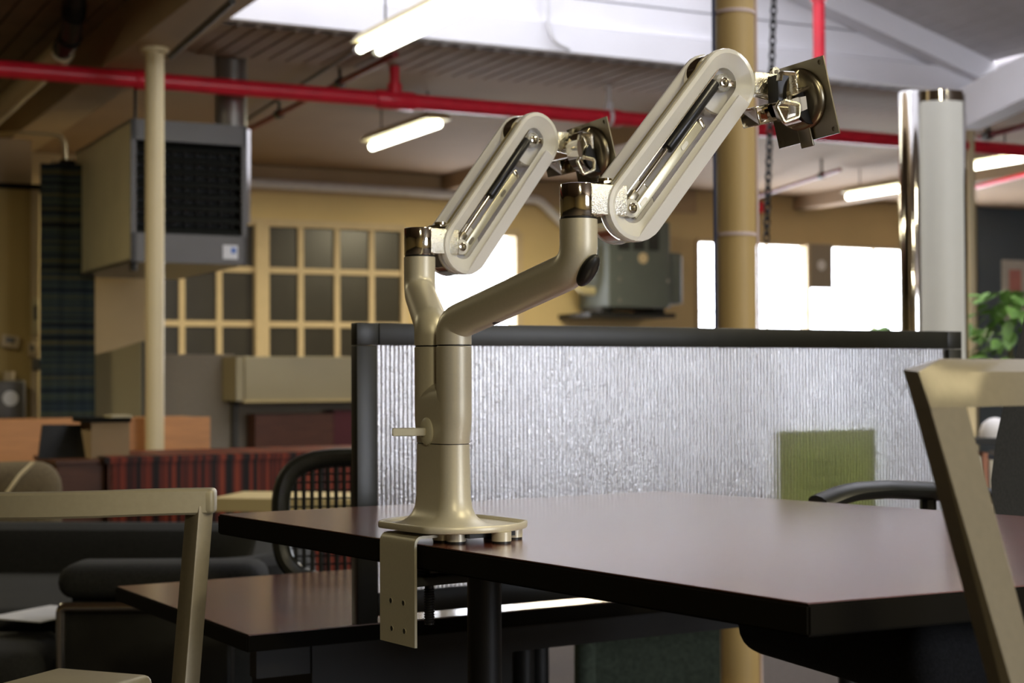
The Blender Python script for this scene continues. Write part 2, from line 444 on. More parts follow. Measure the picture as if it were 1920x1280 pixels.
window(1, W1a, W1b, [sx(q) for q in (275, 341, 411, 564, 632, 697)], [zrow(608), zrow(507)], 'dark_pane', .07, .055, [(sx(489), .13)])
window(2, W2a, W2b, [(W2a + W2b) / 2], [1.0, 1.70], 'window_glass', .08, .02)
window(3, W3a, W3b, [sx(1440), sx(1640), sx(1730)], [.98, 1.66], 'window_glass', .04, .012, [(sx(1511), .045)])
# backing boards close the dark window from outside
struct('wall_back_boarding', MB().bx(W1a - .1, W1b + .1, TW + .2, TW + .25, WZ0 - .1, WZ1 + .1), 'dark_pane')

BASE[fw.name] = FWB
for k in range(3):
    part('pane', MB().bx(3.4 + k * 1.2, 4.6 + k * 1.2, -6.1, -6.09, .95, 2.75), 'window_glass', fw)
    part('muntin', MB().bx(3.37 + k * 1.2, 3.43 + k * 1.2, -6.13, -6.05, .95, 2.75), 'frame_tan', fw)
# --- skylight glazing over the clerestory hall
sk = bpy.data.objects.new('window_4', None); COL.objects.link(sk); sk.location = S(4, 5.4, 3.9); sk['kind'] = 'structure'; BASE[sk.name] = S(4, 5.4, 3.9)
def skz(s): return 3.14 + (s - 2.2) * .28 if s <= 5 else 3.924 - (s - 5) * .275
for a_, b_ in ((2.2, 5.0), (5.0, 6.05)):
    for k in range(4):
        t0 = 2.4 + k * 1.4875; t1 = t0 + 1.4875
        part('pane', MB().hexa([S(a_, t0, skz(a_)), S(b_, t0, skz(b_)), S(b_, t1, skz(b_)), S(a_, t1, skz(a_)), S(a_, t0, skz(a_) + .006), S(b_, t0, skz(b_) + .006), S(b_, t1, skz(b_) + .006), S(a_, t1, skz(a_) + .006)]), 'skylight_glass', sk)
        part('glazing_bar', MB().hexa([S(a_, t0 - .02, skz(a_) - .05), S(b_, t0 - .02, skz(b_) - .05), S(b_, t0 + .02, skz(b_) - .05), S(a_, t0 + .02, skz(a_) - .05), S(a_, t0 - .02, skz(a_)), S(b_, t0 - .02, skz(b_)), S(b_, t0 + .02, skz(b_)), S(a_, t0 + .02, skz(a_))]), 'white_paint', sk)
# --- ceilings
struct('ceiling', MB().bx(2.3, 18, 9.3, TW, 2.95, 3.05).bx(2.3, 18, 8.4, 9.3, 2.99, 3.05).bx(-9, 18, -6, 2.4, 3.0, 3.05).bx(8.0, 18, 2.4, 8.4, 3.0, 3.05), 'ceiling_tan')
sof = bpy.data.objects['ceiling']; BASE[sof.name] = V((0, 0, 0))
pl = part('plank', MB().bx(2.3, 2.394, 8.36, 9.3, 2.90, 2.945), 'plank_tan', sof)
for k in range(1, 80): copypart(pl, u * (.112 * k))
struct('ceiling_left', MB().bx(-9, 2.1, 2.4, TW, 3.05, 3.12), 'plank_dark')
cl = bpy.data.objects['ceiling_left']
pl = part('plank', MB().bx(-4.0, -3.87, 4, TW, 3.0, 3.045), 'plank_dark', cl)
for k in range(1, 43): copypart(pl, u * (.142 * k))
# clerestory gable with white boards
wc = struct('wall_clerestory', MB().bx(2.3, 7.9, TF + .03, TF + .1, 2.9, 4.6), 'white_paint')
bd = part('board', MB().bx(2.3, 7.9, TF - .012, TF + .03, 3.075, 3.235), 'white_paint', wc)
for k in range(1, 8): copypart(bd, Z * (.172 * k))
part('fascia_beam', MB().bx(2.3, 7.95, TF - .06, TF + .04, 2.90, 3.06), 'white_paint', wc)
# right roof slope above the clerestory hall: boards running away from the viewer
def roofz(s): return 3.10 + (7.9 - s) * .275
rs = struct('ceiling_roof_slope', MB().hexa([S(6.0, 2.4, roofz(6.0) + .05), S(7.9, 2.4, roofz(7.9) + .05), S(7.9, TF, roofz(7.9) + .05), S(6.0, TF, roofz(6.0) + .05),
     S(6.0, 2.4, roofz(6.0) + .1), S(7.9, 2.4, roofz(7.9) + .1), S(7.9, TF, roofz(7.9) + .1), S(6.0, TF, roofz(6.0) + .1)]), 'plank_white')
def slopebox(a, b, t0, t1, h0, h1): return MB().hexa([S(a, t0, roofz(a) + h0), S(b, t0, roofz(b) + h0), S(b, t1, roofz(b) + h0), S(a, t1, roofz(a) + h0), S(a, t0, roofz(a) + h1), S(b, t0, roofz(b) + h1), S(b, t1, roofz(b) + h1), S(a, t1, roofz(a) + h1)])
pl = part('plank', slopebox(7.76, 7.88, 2.4, TF - .02, 0, .045), 'plank_white', rs)
for k in range(1, 14): copypart(pl, u * (-.13 * k) + Z * (.13 * .275 * k))
part('rafter', slopebox(5.0, 7.9, TF - .16, TF - .02, -.16, .0), 'white_paint', rs)
# eave wall at the right of the skylight hall
struct('wall_clerestory_near', MB().bx(2.1, 8.0, 2.3, 2.4, 3.0, 4.2), 'white_paint')
struct('wall_eave', MB().bx(7.9, 8.0, 2.4, TF, 2.9, 3.12), 'white_paint')
# girders
def pxbeam(name, a, b, zlo, zhi, w_, m):
    a = V((a.x, a.y, 0)); b = V((b.x, b.y, 0)); d = (b - a).normalized(); n = d.cross(Z)
    return struct(name, MB().box((a + b) / 2 + Z * ((zlo + zhi) / 2), d, n, Z, (b - a).length, w_, zhi - zlo), m)
A_ = P(1815, 165, 10.9); B_ = P(1920, 118, 9.87); dd = (B_ - A_)
pxbeam('trim_1', A_, A_ + dd * 3.0, 2.636, 2.90, .16, 'white_paint')
SB = 2.19
struct('trim_2', MB().bx(SB - .14, SB + .14, 2.4, TW, 2.742, 3.1), 'beam_tan')
for k, px in enumerate((842, 1500)):
    s_ = sc(PT(px, 335, TW))
    struct('trim_%d' % (3 + k), MB().bx(s_ - .1, s_ + .1, 9.4, TW, 2.80, 2.96), 'ceiling_tan')
# beam at far left over the olive partition
struct('trim_5', MB().bx(-2.6, 2.05, 11.3, 11.55, 2.30, 2.62), 'beam_tan')
struct('trim_6', MB().bx(W1a, W3a, TW - .02, TW + .01, 2.70, 2.94), 'beam_tan')

# ================================================================ COLUMNS
def column(px, d, r, z1, m, label, name='steel_column', n=32):
    b = P(px, 700, d); b.z = 0
    t = thing(name, label, 'column', b)
    part('shaft', MB().cyl(b, b + Z * z1, r, n=n), m, t)
    part('base_plate', MB().cyl(b, b + Z * .02, r * 1.6, n=n), m, t)
    return t, b
t, LB = column(290, 8.55, .050, 2.742, 'cream_paint', 'slender cream pole in front of the hanging louvred heater')
part('cap_plate', MB().cyl(LB + Z * 2.715, LB + Z * 2.742, .075), 'cream_paint', t)
t, CB = column(1383, 4.9, .0593, 3.3, 'column_yellow', 'thick yellow round column behind the larger metal arm')
for z in (P(1383, 22, 4.9).z, P(1383, 440, 4.9).z): part('cable_tie', MB().lathe(CB + Z * z, Z, [(-.006, .0597), (-.005, .062), (.005, .062), (.006, .0597)], 32), 'cable_pink', t)
def vert(px, d, r, y0, y1, m): return MB().cyl(P(px, y0, d), V((P(px, y0, d).x, P(px, y0, d).y, P(px, y1, d).z)), r, n=10)
p0 = CB + V((-.0665, -.012, 0)); solo('conduit', MB().cyl(p0, p0 + Z * 3.28, .006, n=10), 'cable_blue', 'dark blue conduit strapped to the left of the yellow column', 'conduit', p0)
p0 = CB + V((.0642, -.005, 0)); solo('conduit', MB().cyl(p0, p0 + Z * 3.28, .0048, n=10), 'cable_pink', 'pale pink conduit strapped to the right of the yellow column', 'conduit', p0)
column(1823, 12.0, .036, 2.93, 'cream_paint', 'thin cream pole right of the chrome edged display tower')

# ================================================================ PIPES
TP = 9.15; ZP = 2.69
rp_ = thing('sprinkler_main', 'thick red sprinkler pipe crossing the whole ceiling', 'pipe', S(4, TP, ZP))
part('pipe', MB().cyl(S(-4, TP, ZP), S(12, TP, ZP), .049, n=20), 'red_pipe', rp_)
def spx(px, py=200): return sc(PT(px, py, TP))
st = spx(740)
part('tee_fitting', MB().cyl(S(st - .13, TP, ZP), S(st + .13, TP, ZP), .060, n=20, bevel=.008).cyl(S(st, TP, ZP), S(st, TP, ZP + .1), .045, n=16), 'red_pipe', rp_)
part('riser', MB().cyl(S(st, TP, ZP), S(st, TP, 2.9), .031, n=14), 'red_pipe', rp_)
for px in (268, 1150):
    s_ = spx(px); part('coupling', MB().cyl(S(s_ - .05, TP, ZP), S(s_ + .05, TP, ZP), .056, n=20, bevel=.006), 'red_pipe', rp_)
s_ = spx(1535); part('riser', MB().cyl(S(s_, TP - .02, ZP), S(s_, TP - .02, 3.0), .037, n=14), 'red_pipe', rp_)
# rod with ring that carries the pipe
s_ = spx(1141); h = thing('pipe_hanger', 'white rod and ring holding the red pipe behind the smaller arm', 'hanger', S(s_, TP, ZP))
part('rod', MB().cyl(S(s_, TP, ZP + .05), S(s_, TP, 2.92), .014, n=8), 'cable_white', h)
part('ring', MB().lathe(S(s_, TP, ZP), u, [(-.012, .05), (-.012, .058), (.012, .058), (.012, .05)], 20), 'cable_white', h)
part('turnbuckle', MB().cyl(S(s_, TP, ZP + .05), S(s_, TP, ZP + .10), .026, n=10), 'cable_white', h)
# vertical red drop in front of the white boards
p0 = P(1535, 0, 9.1); p1 = P(1538, 138, 9.1)
dr = thing('sprinkler_drop', 'pink lit vertical red pipe hanging beside the mounting plate', 'pipe', V((p0.x, p0.y, p1.z)))
part('pipe', MB().cyl(V((p0.x, p0.y, p1.z)), V((p0.x, p0.y, 3.4)), .034, n=14), 'red_pipe', dr)
part('collar', MB().cyl(V((p0.x, p0.y, p0.z - .01)), V((p0.x, p0.y, p0.z + .05)), .046, n=14), 'red_pipe', dr)
# branch lines running away under the ceiling
def branch(pa, pb, z, r, m, label, name='sprinkler_branch', clip=None):
    a = PZ(*pa, z); b = PZ(*pb, z); t_ = thing(name, label, 'pipe', a)
    part('pipe', MB().cyl(a, b, r, n=12), m, t_)
    for q in (clip or ()):
        c = a.lerp(b, q); part('clip', MB().cyl(c - (b - a).normalized() * .04, c + (b - a).normalized() * .04, r * 1.7, n=10).cyl(c, V((c.x, c.y, 2.95)), .012, n=8), 'dark_conduit' if m != 'red_pipe' else m, t_)
    return t_
branch((742, 102), (452, 250), 2.86, .02, 'dark_red', 'thin dark red branch pipe rising from the tee on the red main', clip=(.3, .7))
branch((1835, 258), (1960, 226), 2.78, .022, 'dark_red', 'thin red branch pipe at the right edge above the slanted tube light', clip=(.15,))
branch((1832, 350), (1960, 318), 2.62, .022, 'red_pipe', 'thin red pipe under the rightmost tube light along the blue wall')
branch((1420, 368), (1575, 318), 2.8, .018, 'dark_red', 'faint dark red pipe right of the yellow column', clip=(.8,))
branch((690, 78), (430, 245), 2.9, .012, 'dark_conduit', 'thin dark conduit under the planked ceiling beside the dark red pipe', name='conduit')
branch((436, 2), (318, 106), 2.66, .016, 'dark_conduit', 'dark conduit along the right side of the big tan beam', name='conduit')
a = PT(466, 342, TW - .08); b = PT(1010, 374, TW - .08)
solo('wall_pipe', MB().tube(fillet([a, b, b + u * .35 - Z * .3, b + u * .35 - Z * .75], .2), .045, 12), 'cable_white', 'long white pipe along the tan wall above the dark window', 'pipe', a)
# conduit with a curved end on the white boards
pts = [PT(1026, -40, TF - .1), PT(1027, 40, TF - .1), PT(1036, 76, TF - .1), PT(1068, 92, TF - .1)]
solo('cable', MB().tube(fillet(pts, .12), .016, 8), 'cable_white', 'white cable curving down the white boards above the smaller arm', 'cable', pts[0])
# cream pipe and black hose at the upper left
a = P(118, 95, 9.0); b = P(-60, 262, 11.4)
solo('vent_pipe', MB().cyl(a, b, .068, n=18), 'cream_paint', 'fat cream pipe slanting below the dark ceiling at upper left', 'pipe', a)
pts = [P(142, -60, 8.3), P(140, 20, 8.5), P(132, 70, 8.8), P(118, 93, 8.99)]
hs = thing('flexible_hose', 'black flexible hose joined to the slanting cream pipe', 'hose', pts[-1])
fp = fillet(pts, .25, 10); part('hose', MB().tube(fp, .057, 14), 'black', hs)
for q in range(0, len(fp) - 1, 2): part('rib', MB().cyl(fp[q], fp[q].lerp(fp[q + 1], .45), .063, n=14), 'black', hs)

# ================================================================ TUBE LIGHTS
def tubelight(px, py, z, L, label, tubes=1, housing=True):
    a = PZ(px, py, z); b = a - v * L; n = u
    t_ = thing('fluorescent_light', label, 'light', a + Z * .1, 'fluorescent ceiling lights')
    offs = (-.055, .055) if tubes == 2 else (0,)
    for q in offs:
        tb = part('tube', MB().cyl(a + n * q, b + n * q, .021 if tubes == 2 else .03, n=12), 'tube_light', t_)
        part('end_cap', MB().cyl(a + n * q + v * .012, a + n * q - v * .03, .023, n=12), 'cable_white', tb)
    part('housing', MB().hexa([a + n * -.10 + Z * .035, a + n * .10 + Z * .035, b + n * .10 + Z * .035, b - n * .10 + Z * .035,
        a - n * .05 + Z * .09, a + n * .05 + Z * .09, b + n * .05 + Z * .09, b - n * .05 + Z * .09]), 'cream_metal', t_)
    for q in (.15, .85):
        c = a.lerp(b, q); part('hanger_wire', MB().cyl(c + Z * .08, V((c.x, c.y, 2.96)), .006, n=6), 'dark_conduit', t_)
    return t_
tubelight(690, 96, 2.69, 1.6, 'twin fluorescent light hanging before the white boards, the largest', 2)
tubelight(698, 275, 2.70, 1.2, 'single fluorescent tube under the red pipe above the smaller arm')
tubelight(1590, 369, 2.70, 1.2, 'fluorescent tube partly hidden by the chrome edged display tower')
e = PZ(1915, 297, 2.70) + v * 1.2
def topx(p):
    q = p - CAM; d = q.dot(F); return 960 + FPX * q.dot(R) / d, 640 - FPX * q.dot(U) / d
tubelight(*topx(e), 2.70, 1.2, 'fluorescent tube at the right edge before the blue wall')

# ================================================================ HANGING HEATER (left)
HE = P(245, 222, 9.3); HZ1 = HE.z; HZ0 = P(245, 491, 9.3).z
hs0, ht0 = sc(HE), tc(HE)
hs1 = sc(PT(462, 300, ht0)); ht1 = tc(PS(141, 350, hs0))
he = thing('unit_heater', 'olive and grey louvred gas heater hanging behind the cream pole', 'heater', S((hs0 + hs1) / 2, (ht0 + ht1) / 2, HZ0))
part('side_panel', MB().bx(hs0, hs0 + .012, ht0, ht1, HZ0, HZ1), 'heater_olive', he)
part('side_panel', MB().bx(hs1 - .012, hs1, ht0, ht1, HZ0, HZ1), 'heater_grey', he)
part('body', MB().bx(hs0 + .012, hs1 - .012, ht0 + .12, ht1, HZ0 + .02, HZ1 - .02), 'black', he)
part('top_panel', MB().bx(hs0, hs1, ht0 + .0, ht1, HZ1 - .02, HZ1), 'heater_grey', he)
part('bottom_panel', MB().bx(hs0, hs1, ht0, ht1, HZ0, HZ0 + .02), 'heater_grey', he)
fr = MB(); fr.bx(hs0, hs1, ht0 - .01, ht0 + .02, HZ0, HZ0 + .17); fr.bx(hs0, hs1, ht0 - .01, ht0 + .02, HZ1 - .12, HZ1)
fr.bx(hs0, hs0 + .03, ht0 - .01, ht0 + .02, HZ0, HZ1); fr.bx(hs1 - .03, hs1, ht0 - .01, ht0 + .02, HZ0, HZ1)
part('front_frame', fr, 'heater_grey', he)
hh = (HZ1 - .14 - HZ0 - .19)
for k in range(8):
    z = HZ0 + .20 + hh * k / 7.3
    part('louvre', MB().box(S((hs0 + hs1) / 2, ht0 + .04, z), u, (v * .8 + Z * .6).normalized(), (Z * .8 - v * .6).normalized(), hs1 - hs0 - .06, .085, .006), 'black_satin', he)
for k in range(9):
    s_ = hs0 + .06 + (hs1 - hs0 - .12) * k / 8
    part('fin', MB().bx(s_ - .003, s_ + .003, ht0 + .075, ht0 + .10, HZ0 + .2, HZ1 - .14), 'heater_grey', he)
a = PT(418, 459, ht0 - .014); b = PT(446, 486, ht0 - .014)
stk = part('label_sticker', MB().bx(sc(a), sc(b), ht0 - .014, ht0 - .011, b.z, a.z), 'paper_white', he, 'white sticker with a blue patch')
part('blue_patch', MB().bx(sc(a) * .45 + sc(b) * .55, sc(b) - .012, ht0 - .016, ht0 - .014, b.z + .035, a.z - .015), 'sticker_blue', stk)
a = PT(147, 255, ht0); # side label plate on the olive face
part('rating_plate', MB().box(S(hs0 - .003, ht1 - .09, HZ0 + .52), v, u, Z, .10, .005, .22), 'heater_grey', he)
part('side_slot', MB().box(S(hs0 - .003, ht1 - .19, HZ0 + .14), v, u, Z, .04, .006, .12), 'black', he)
fc = PT(433, 250, ht0 + .2); fc.z = HZ1
part('flue', MB().cyl(fc - Z * .02, V((fc.x, fc.y, 2.95)), .098, n=24), 'duct_grey', he)
part('edge_trim', MB().bx(hs1, hs1 + .02, ht0 - .015, ht0 + .02, HZ0 + .25, HZ1 - .02), 'chrome_clean', he)
for k in range(2): part('hanger_rod', MB().cyl(S(hs0 + .1 + k * .55, ht0 + .3, HZ1), S(hs0 + .1 + k * .55, ht0 + .3, 3.0), .01, n=8), 'dark_conduit', he)
# fan, guard and gas valve on its rear side
fcn = S(hs0 + .30, ht1 + .30, (HZ0 + HZ1) / 2)
fg = part('fan_guard', MB().tube([S(hs0 + .05, ht1 + .22, HZ0 + .43) + v * (.16 * math.cos(a_)) + Z * (.30 * math.sin(a_)) for a_ in [2 * math.pi * k / 36 for k in range(36)]], .012, 8, closed=True), 'heater_olive', he)
for k in range(-2, 3): part('guard_wire', MB().cyl(S(hs0 + .05, ht1 + .22 + k * .055, HZ0 + .15), S(hs0 + .05, ht1 + .22 + k * .055, HZ0 + .71), .004, n=6), 'heater_olive', fg)
part('motor', MB().cyl(S(hs0 - .02, ht1 + .10, HZ0 + .12), S(hs0 - .02, ht1 + .10, HZ0 + .62), .055, n=16), 'black', he)
gv = part('gas_valve', MB().rbox(S(hs0 - .05, ht1 + .04, HZ0 + .72), u, v, Z, .10, .12, .12, .015), 'black', he)
for k in (0, 1): part('valve_knob', MB().ball(S(hs0 - .12, ht1 + .10, HZ0 + .70 + k * .06), .026), 'chrome_clean', gv)
part('lower_valve', MB().ball(S(hs0 - .06, ht1 + .10, HZ0 + .13), .045), 'chrome', he)
part('gas_line', MB().tube(fillet([S(hs0 - .06, ht1 + .06, HZ0 + .78), S(hs0 - .06, ht1 + .06, HZ0 + .95), S(hs0 - .3, ht1 + .4, HZ0 + 1.0), S(hs0 - .4, ht1 + 1.2, HZ1 + .25)], .15), .016, 8), 'cream_paint', he)
part('drain_stub', MB().cyl(S(hs0 + .03, ht0 + .06, HZ0 - .05), S(hs0 + .03, ht0 + .06, HZ0), .02, n=10), 'black', he)

# ================================================================ HEATER ON THE BACK WALL (right)
D2 = TW - .75
q0 = PT(1141, 440, D2); q1 = PT(1258, 578, D2)
h2 = thing('unit_heater', 'grey green box heater on a bracket before the tan back wall', 'heater', S((sc(q0) + sc(q1)) / 2, D2 + .3, q1.z))
part('body', MB().rbox(S((sc(q0) + sc(q1)) / 2, D2 + .3, (q0.z + q1.z) / 2 + .08), u, v, Z, sc(q1) - sc(q0), .6, q0.z - q1.z + .16, .02), 'heater_green', h2)
wq = (sc(q1) - sc(q0))
for k in range(3):
    s_ = sc(q0) + wq * (.15 + .24 * k)
    part('dark_vent', MB().bx(s_, s_ + wq * .18, D2 - .006, D2, q0.z - .14, q0.z + .12), 'black', h2)
part('badge', MB().lathe(PT(1206, 484, D2 - .004), v, [(0, .001), (0, .055), (.006, .055), (.006, .001)], 20), 'beige', h2, 'round pale badge')
for (px, py) in ((1161, 484), (1161, 524), (1161, 563), (1252, 527)): part('rivet', MB().cyl(PT(px, py, D2 - .004), PT(px, py, D2 + .004), .022, n=10), 'heater_grey', h2)
part('control_box', MB().rbox(S(sc(q1) + .09, D2 + .25, (q0.z + q1.z) / 2 - .05), u, v, Z, .18, .4, .52, .03), 'heater_green', h2)
part('bracket', MB().bx(sc(q0) - .16, sc(q1) + .12, D2 + .1, TW, q1.z - .09, q1.z - .045), 'black', h2)
for k in (.05, .9): part('foot', MB().bx(sc(q0) + wq * k - .06, sc(q0) + wq * k + .06, D2 + .1, D2 + .5, q1.z - .05, q1.z + .01), 'black', h2)
a = PT(1080, 545, D2 + .3)
part('inlet_pipe', MB().tube(fillet([a + Z * .45, a, a + u * .4], .15), .045, 12), 'cream_metal', h2)
solo('fire_alarm', MB().rbox(PT(1424, 388, TW - .03), u, v, Z, .10, .05, .13, .012), 'red_pipe', 'small red alarm box on the tan wall right of the yellow column', 'alarm', PT(1424, 388, TW - .03))
# window fan panel in the bright window
a = PT(1513, 457, TW - .04); b = PT(1561, 541, TW - .04)
fp_ = thing('window_fan', 'brownish panel with a pale round vent in the bright window', 'fan panel', S((sc(a) + sc(b)) / 2, TW - .04, b.z))
part('panel', MB().bx(sc(a), sc(b), TW - .05, TW - .01, b.z, a.z), 'grey_fabric', fp_)
part('vent', MB().lathe(PT(1541, 497, TW - .055), v, [(0, .002), (0, .055), (.01, .06), (.01, .002)], 20), 'paper_white', fp_)
# chain
tp = P(1452, -30, 7.0); bt = P(1437, 452, 7.0)
ch = thing('hanging_chain', 'black chain hanging right of the yellow column', 'chain', tp)
nl = 34; dirc = (bt - tp) / nl; L_ = dirc.length; dn = dirc.normalized()
for k in range(nl):
    c = tp + dirc * (k + .5); x = (u if k % 2 else v); x = (x - dn * x.dot(dn)).normalized()
    loop = [c + dn * (L_ * .68 * math.cos(a_)) + x * (.0135 * math.sin(a_)) for a_ in [2 * math.pi * j / 12 for j in range(12)]]
    part('chain_link', MB().tube(loop, .0052, 6, closed=True), 'black', ch)

# ================================================================ LEFT BACKGROUND
TL = 11.2
def flat(name, px0, py0, px1, py1, t0, th, m, label, cat, floor=False):
    a = PT(px0, py0, t0); b = PT(px1, py1, t0); z0 = 0 if floor else min(a.z, b.z)
    return solo(name, MB().bx(sc(a), sc(b), t0, t0 + th, z0, max(a.z, b.z)), m, label, cat, S((sc(a) + sc(b)) / 2, t0 + th / 2, z0))
a = PT(-160, 345, TL); b = PT(72, 345, TL)
pw = thing('olive_partition', 'olive yellow partition wall at the far left edge', 'partition', S((sc(a) + sc(b)) / 2, TL + .1, 0))
part('panel', MB().bx(sc(a), sc(b) - .05, TL, TL + .2, 0, a.z), 'wall_olive', pw)
part('end_trim', MB().bx(sc(b) - .05, sc(b), TL - .02, TL + .2, 0, a.z), 'beige', pw)
part('cap_rail', MB().bx(sc(a), sc(b) + .45, TL - .03, TL + .22, a.z, a.z + .035), 'edge_dark', pw)
def wallbox(name, px0, py0, px1, py1, m, label, cat, tilt=0, d=.05):
    c = PT((px0 + px1) / 2, (py0 + py1) / 2, TL - d / 2); sx_ = sc(PT(px1, py0, TL)) - sc(PT(px0, py0, TL)); sz_ = (PT(px0, py0, TL) - PT(px0, py1, TL)).z
    x = (u * math.cos(tilt) + Z * math.sin(tilt)); zz = (Z * math.cos(tilt) - u * math.sin(tilt))
    t_ = thing(name, label, cat, c)
    part('case', MB().rbox(c, x, v, zz, sx_, d, sz_, .008), m, t_)
    part('face', MB().box(c - v * (d / 2 + .002) + zz * (sz_ * .1), x, v, zz, sx_ * .5, .004, sz_ * .4), 'heater_grey', t_)
    return t_
wallbox('thermostat', 1, 628, 35, 652, 'beige', 'tilted beige thermostat on the olive partition', 'thermostat', -.15)
wallbox('switch_box', 52, 642, 66, 668, 'beige', 'small beige switch beside the striped cloth', 'switch')
wallbox('switch_box', 60, 672, 76, 694, 'heater_grey', 'small dark grey box low beside the striped cloth', 'switch')
wallbox('conduit_cover', 58, 560, 72, 626, 'cream_metal', 'upright pale cover strip beside the striped cloth', 'cover')
c = PT(16, 752, TL - .09)
mt_ = thing('meter', 'dark grey meter with a round pale dial at the left edge', 'meter', c)
part('case', MB().rbox(c, u, v, Z, .20, .14, .28, .02), 'heater_grey', mt_)
part('dial', MB().lathe(c - v * .075 + Z * .02, v, [(0, .002), (0, .05), (.01, .055), (.01, .002)], 20), 'paper_white', mt_)
part('neck', MB().cyl(c + Z * .13, c + Z * .2, .04, n=12), 'beige', mt_)
# striped cloth
TXT = 10.6
a = PT(76, 305, TXT); b = PT(178, 792, TXT)
vs = []; fs = []; nx, nz = 24, 8
for th in (0, .006):
    for j in range(nz + 1):
        for i in range(nx + 1):
            q = i / nx; s_ = sc(a) + (sc(b) - sc(a)) * q; vs.append(S(s_, TXT + .018 * math.sin(q * 15 + j * .15) + th, a.z + (b.z - a.z) * j / nz))
N1 = (nx + 1) * (nz + 1)
for j in range(nz):
    for i in range(nx):
        k = j * (nx + 1) + i; fs += [(k, k + 1, k + nx + 2, k + nx + 1), (N1 + k, N1 + k + nx + 1, N1 + k + nx + 2, N1 + k + 1)]
solo('striped_cloth', MB().add(vs, fs), 'textile', 'long blue and green striped cloth hanging by the olive partition', 'cloth', S((sc(a) + sc(b)) / 2, TXT, b.z))
flat('beige_board', 178, 486, 272, 705, 11.6, .04, 'beige', 'tall plain beige board left of the cream pole', 'board', True)
# angled low partition
TA = 10.9
a = PT(184, 668, TA); b = PT(272, 640, TA - .35)
p_ = thing('desk_screen', 'tan fabric screen with a slanting top behind the cream pole', 'screen', V((a.x, a.y, 0)))
zt0, zt1 = a.z, b.z
A0 = V((a.x, a.y, 0)); B0 = V((b.x, b.y, 0)); M0 = A0.lerp(B0, .53)
nn = (B0 - A0).normalized().cross(Z)
for x0, x1 in ((A0, M0), (M0, B0)): part('panel', MB().hexa([x0, x1, x1 + nn * .04, x0 + nn * .04] + [q + Z * (zt0 + (zt1 - zt0) * ((q - A0).length / (B0 - A0).length)) for q in (x0, x1, x1 + nn * .04, x0 + nn * .04)]), 'cream_metal', p_)
part('post', MB().box(B0 + Z * (zt1 / 2), u, v, Z, .05, .05, zt1), 'dark_conduit', p_)
# grey fabric workstation with overhead cabinet
TG = 10.7
flat('workstation_screen', 306, 664, 440, 900, TG, .06, 'grey_fabric', 'grey fabric workstation screen right of the cream pole', 'screen', True)
a = PT(442, 668, TG - .3); b = PT(760, 748, TG - .3)
oc = thing('overhead_cabinet', 'long cream overhead cabinet under the dark window', 'cabinet', S((sc(a) + sc(b)) / 2, TG - .1, b.z))
part('door', MB().rbox(S((sc(a) + sc(b)) / 2 + .03, TG - .29, (a.z + b.z) / 2), u, v, Z, sc(b) - sc(a) - .06, .03, a.z - b.z, .01), 'cream_metal', oc)
part('end_panel', MB().bx(sc(a), sc(a) + .05, TG - .31, TG, b.z, a.z), 'cream_metal', oc)
part('case', MB().bx(sc(a) + .05, sc(b), TG - .27, TG, b.z + .01, a.z - .01), 'cream_metal', oc)
part('door_lip', MB().bx(sc(a) + .05, sc(b), TG - .32, TG - .28, b.z - .012, b.z + .008), 'yellow_laminate', oc)
a = PT(434, 668, TG - .02); b = PT(444, 860, TG - .02)
wsx = thing('cubicle_screen', 'cubicle screen panel with dark posts below the overhead cabinet', 'screen', S(sc(a), TG, 0))
part('post', MB().bx(sc(a), sc(b), TG - .06, TG + .06, 0, a.z), 'dark_conduit', wsx)
e0 = sc(PT(760, 760, TG))
part('panel', MB().bx(sc(b), e0, TG, TG + .05, 0, a.z), 'grey_fabric', wsx)
a2 = PT(470, 776, TG - .1)
dkp = thing('dark_cabinet', 'dark brown cabinet panel low under the overhead cabinet', 'cabinet', S(sc(a2), TG - .15, 0))
part('body', MB().bx(sc(a2), sc(PT(616, 780, TG - .1)), TG - .2, TG - .01, 0, a2.z), 'brown_wood', dkp)
part('side_door', MB().bx(sc(PT(616, 780, TG - .1)), e0, TG - .205, TG - .01, 0, a2.z + .02), 'maroon', dkp)
# light wood desk panel
TD = 8.6
a = PT(-120, 789, TD); b = PT(394, 789, TD)
od = thing('wood_desk', 'orange toned wood desk panel behind the striped veneer cabinet', 'desk', S((sc(a) + sc(b)) / 2, TD, 0))
part('modesty_panel', MB().bx(sc(a), sc(b), TD, TD + .03, 0.05, a.z), 'orange_wood', od)
part('desktop', MB().bx(sc(a), sc(b) - .02, TD + .03, TD + .5, a.z - .03, a.z - .005), 'orange_wood', od)
for s_ in (sc(a), sc(b) - .04): part('end_panel', MB().bx(s_, s_ + .03, TD + .03, TD + .5, 0, a.z - .03), 'orange_wood', od)
# zebra veneer credenza
a = PZ(560, 849, .66); TZ = tc(a); c0 = PT(205, 862, TZ)
zc = thing('striped_cabinet', 'low cabinet in red and black striped veneer', 'cabinet', S(sc(c0), TZ + .25, 0))
e1 = sc(PT(760, 850, TZ))
part('front', MB().bx(sc(c0), e1, TZ, TZ + .02, .04, .64), 'zebra', zc)
part('top', MB().bx(sc(c0) - .02, e1 + .02, TZ - .015, TZ + .5, .64, .665), 'zebra', zc)
part('side', MB().bx(sc(c0) - .004, sc(c0) + .015, TZ, TZ + .5, .04, .64), 'brown_wood', zc)
part('back', MB().bx(sc(c0), e1, TZ + .48, TZ + .5, .04, .64), 'brown_wood', zc)
for s_ in (sc(c0) + .05, e1 - .05): part('foot', MB().bx(s_ - .03, s_ + .03, TZ + .05, TZ + .45, 0, .04), 'black', zc)
c1 = PT(108, 870, TZ + .05)
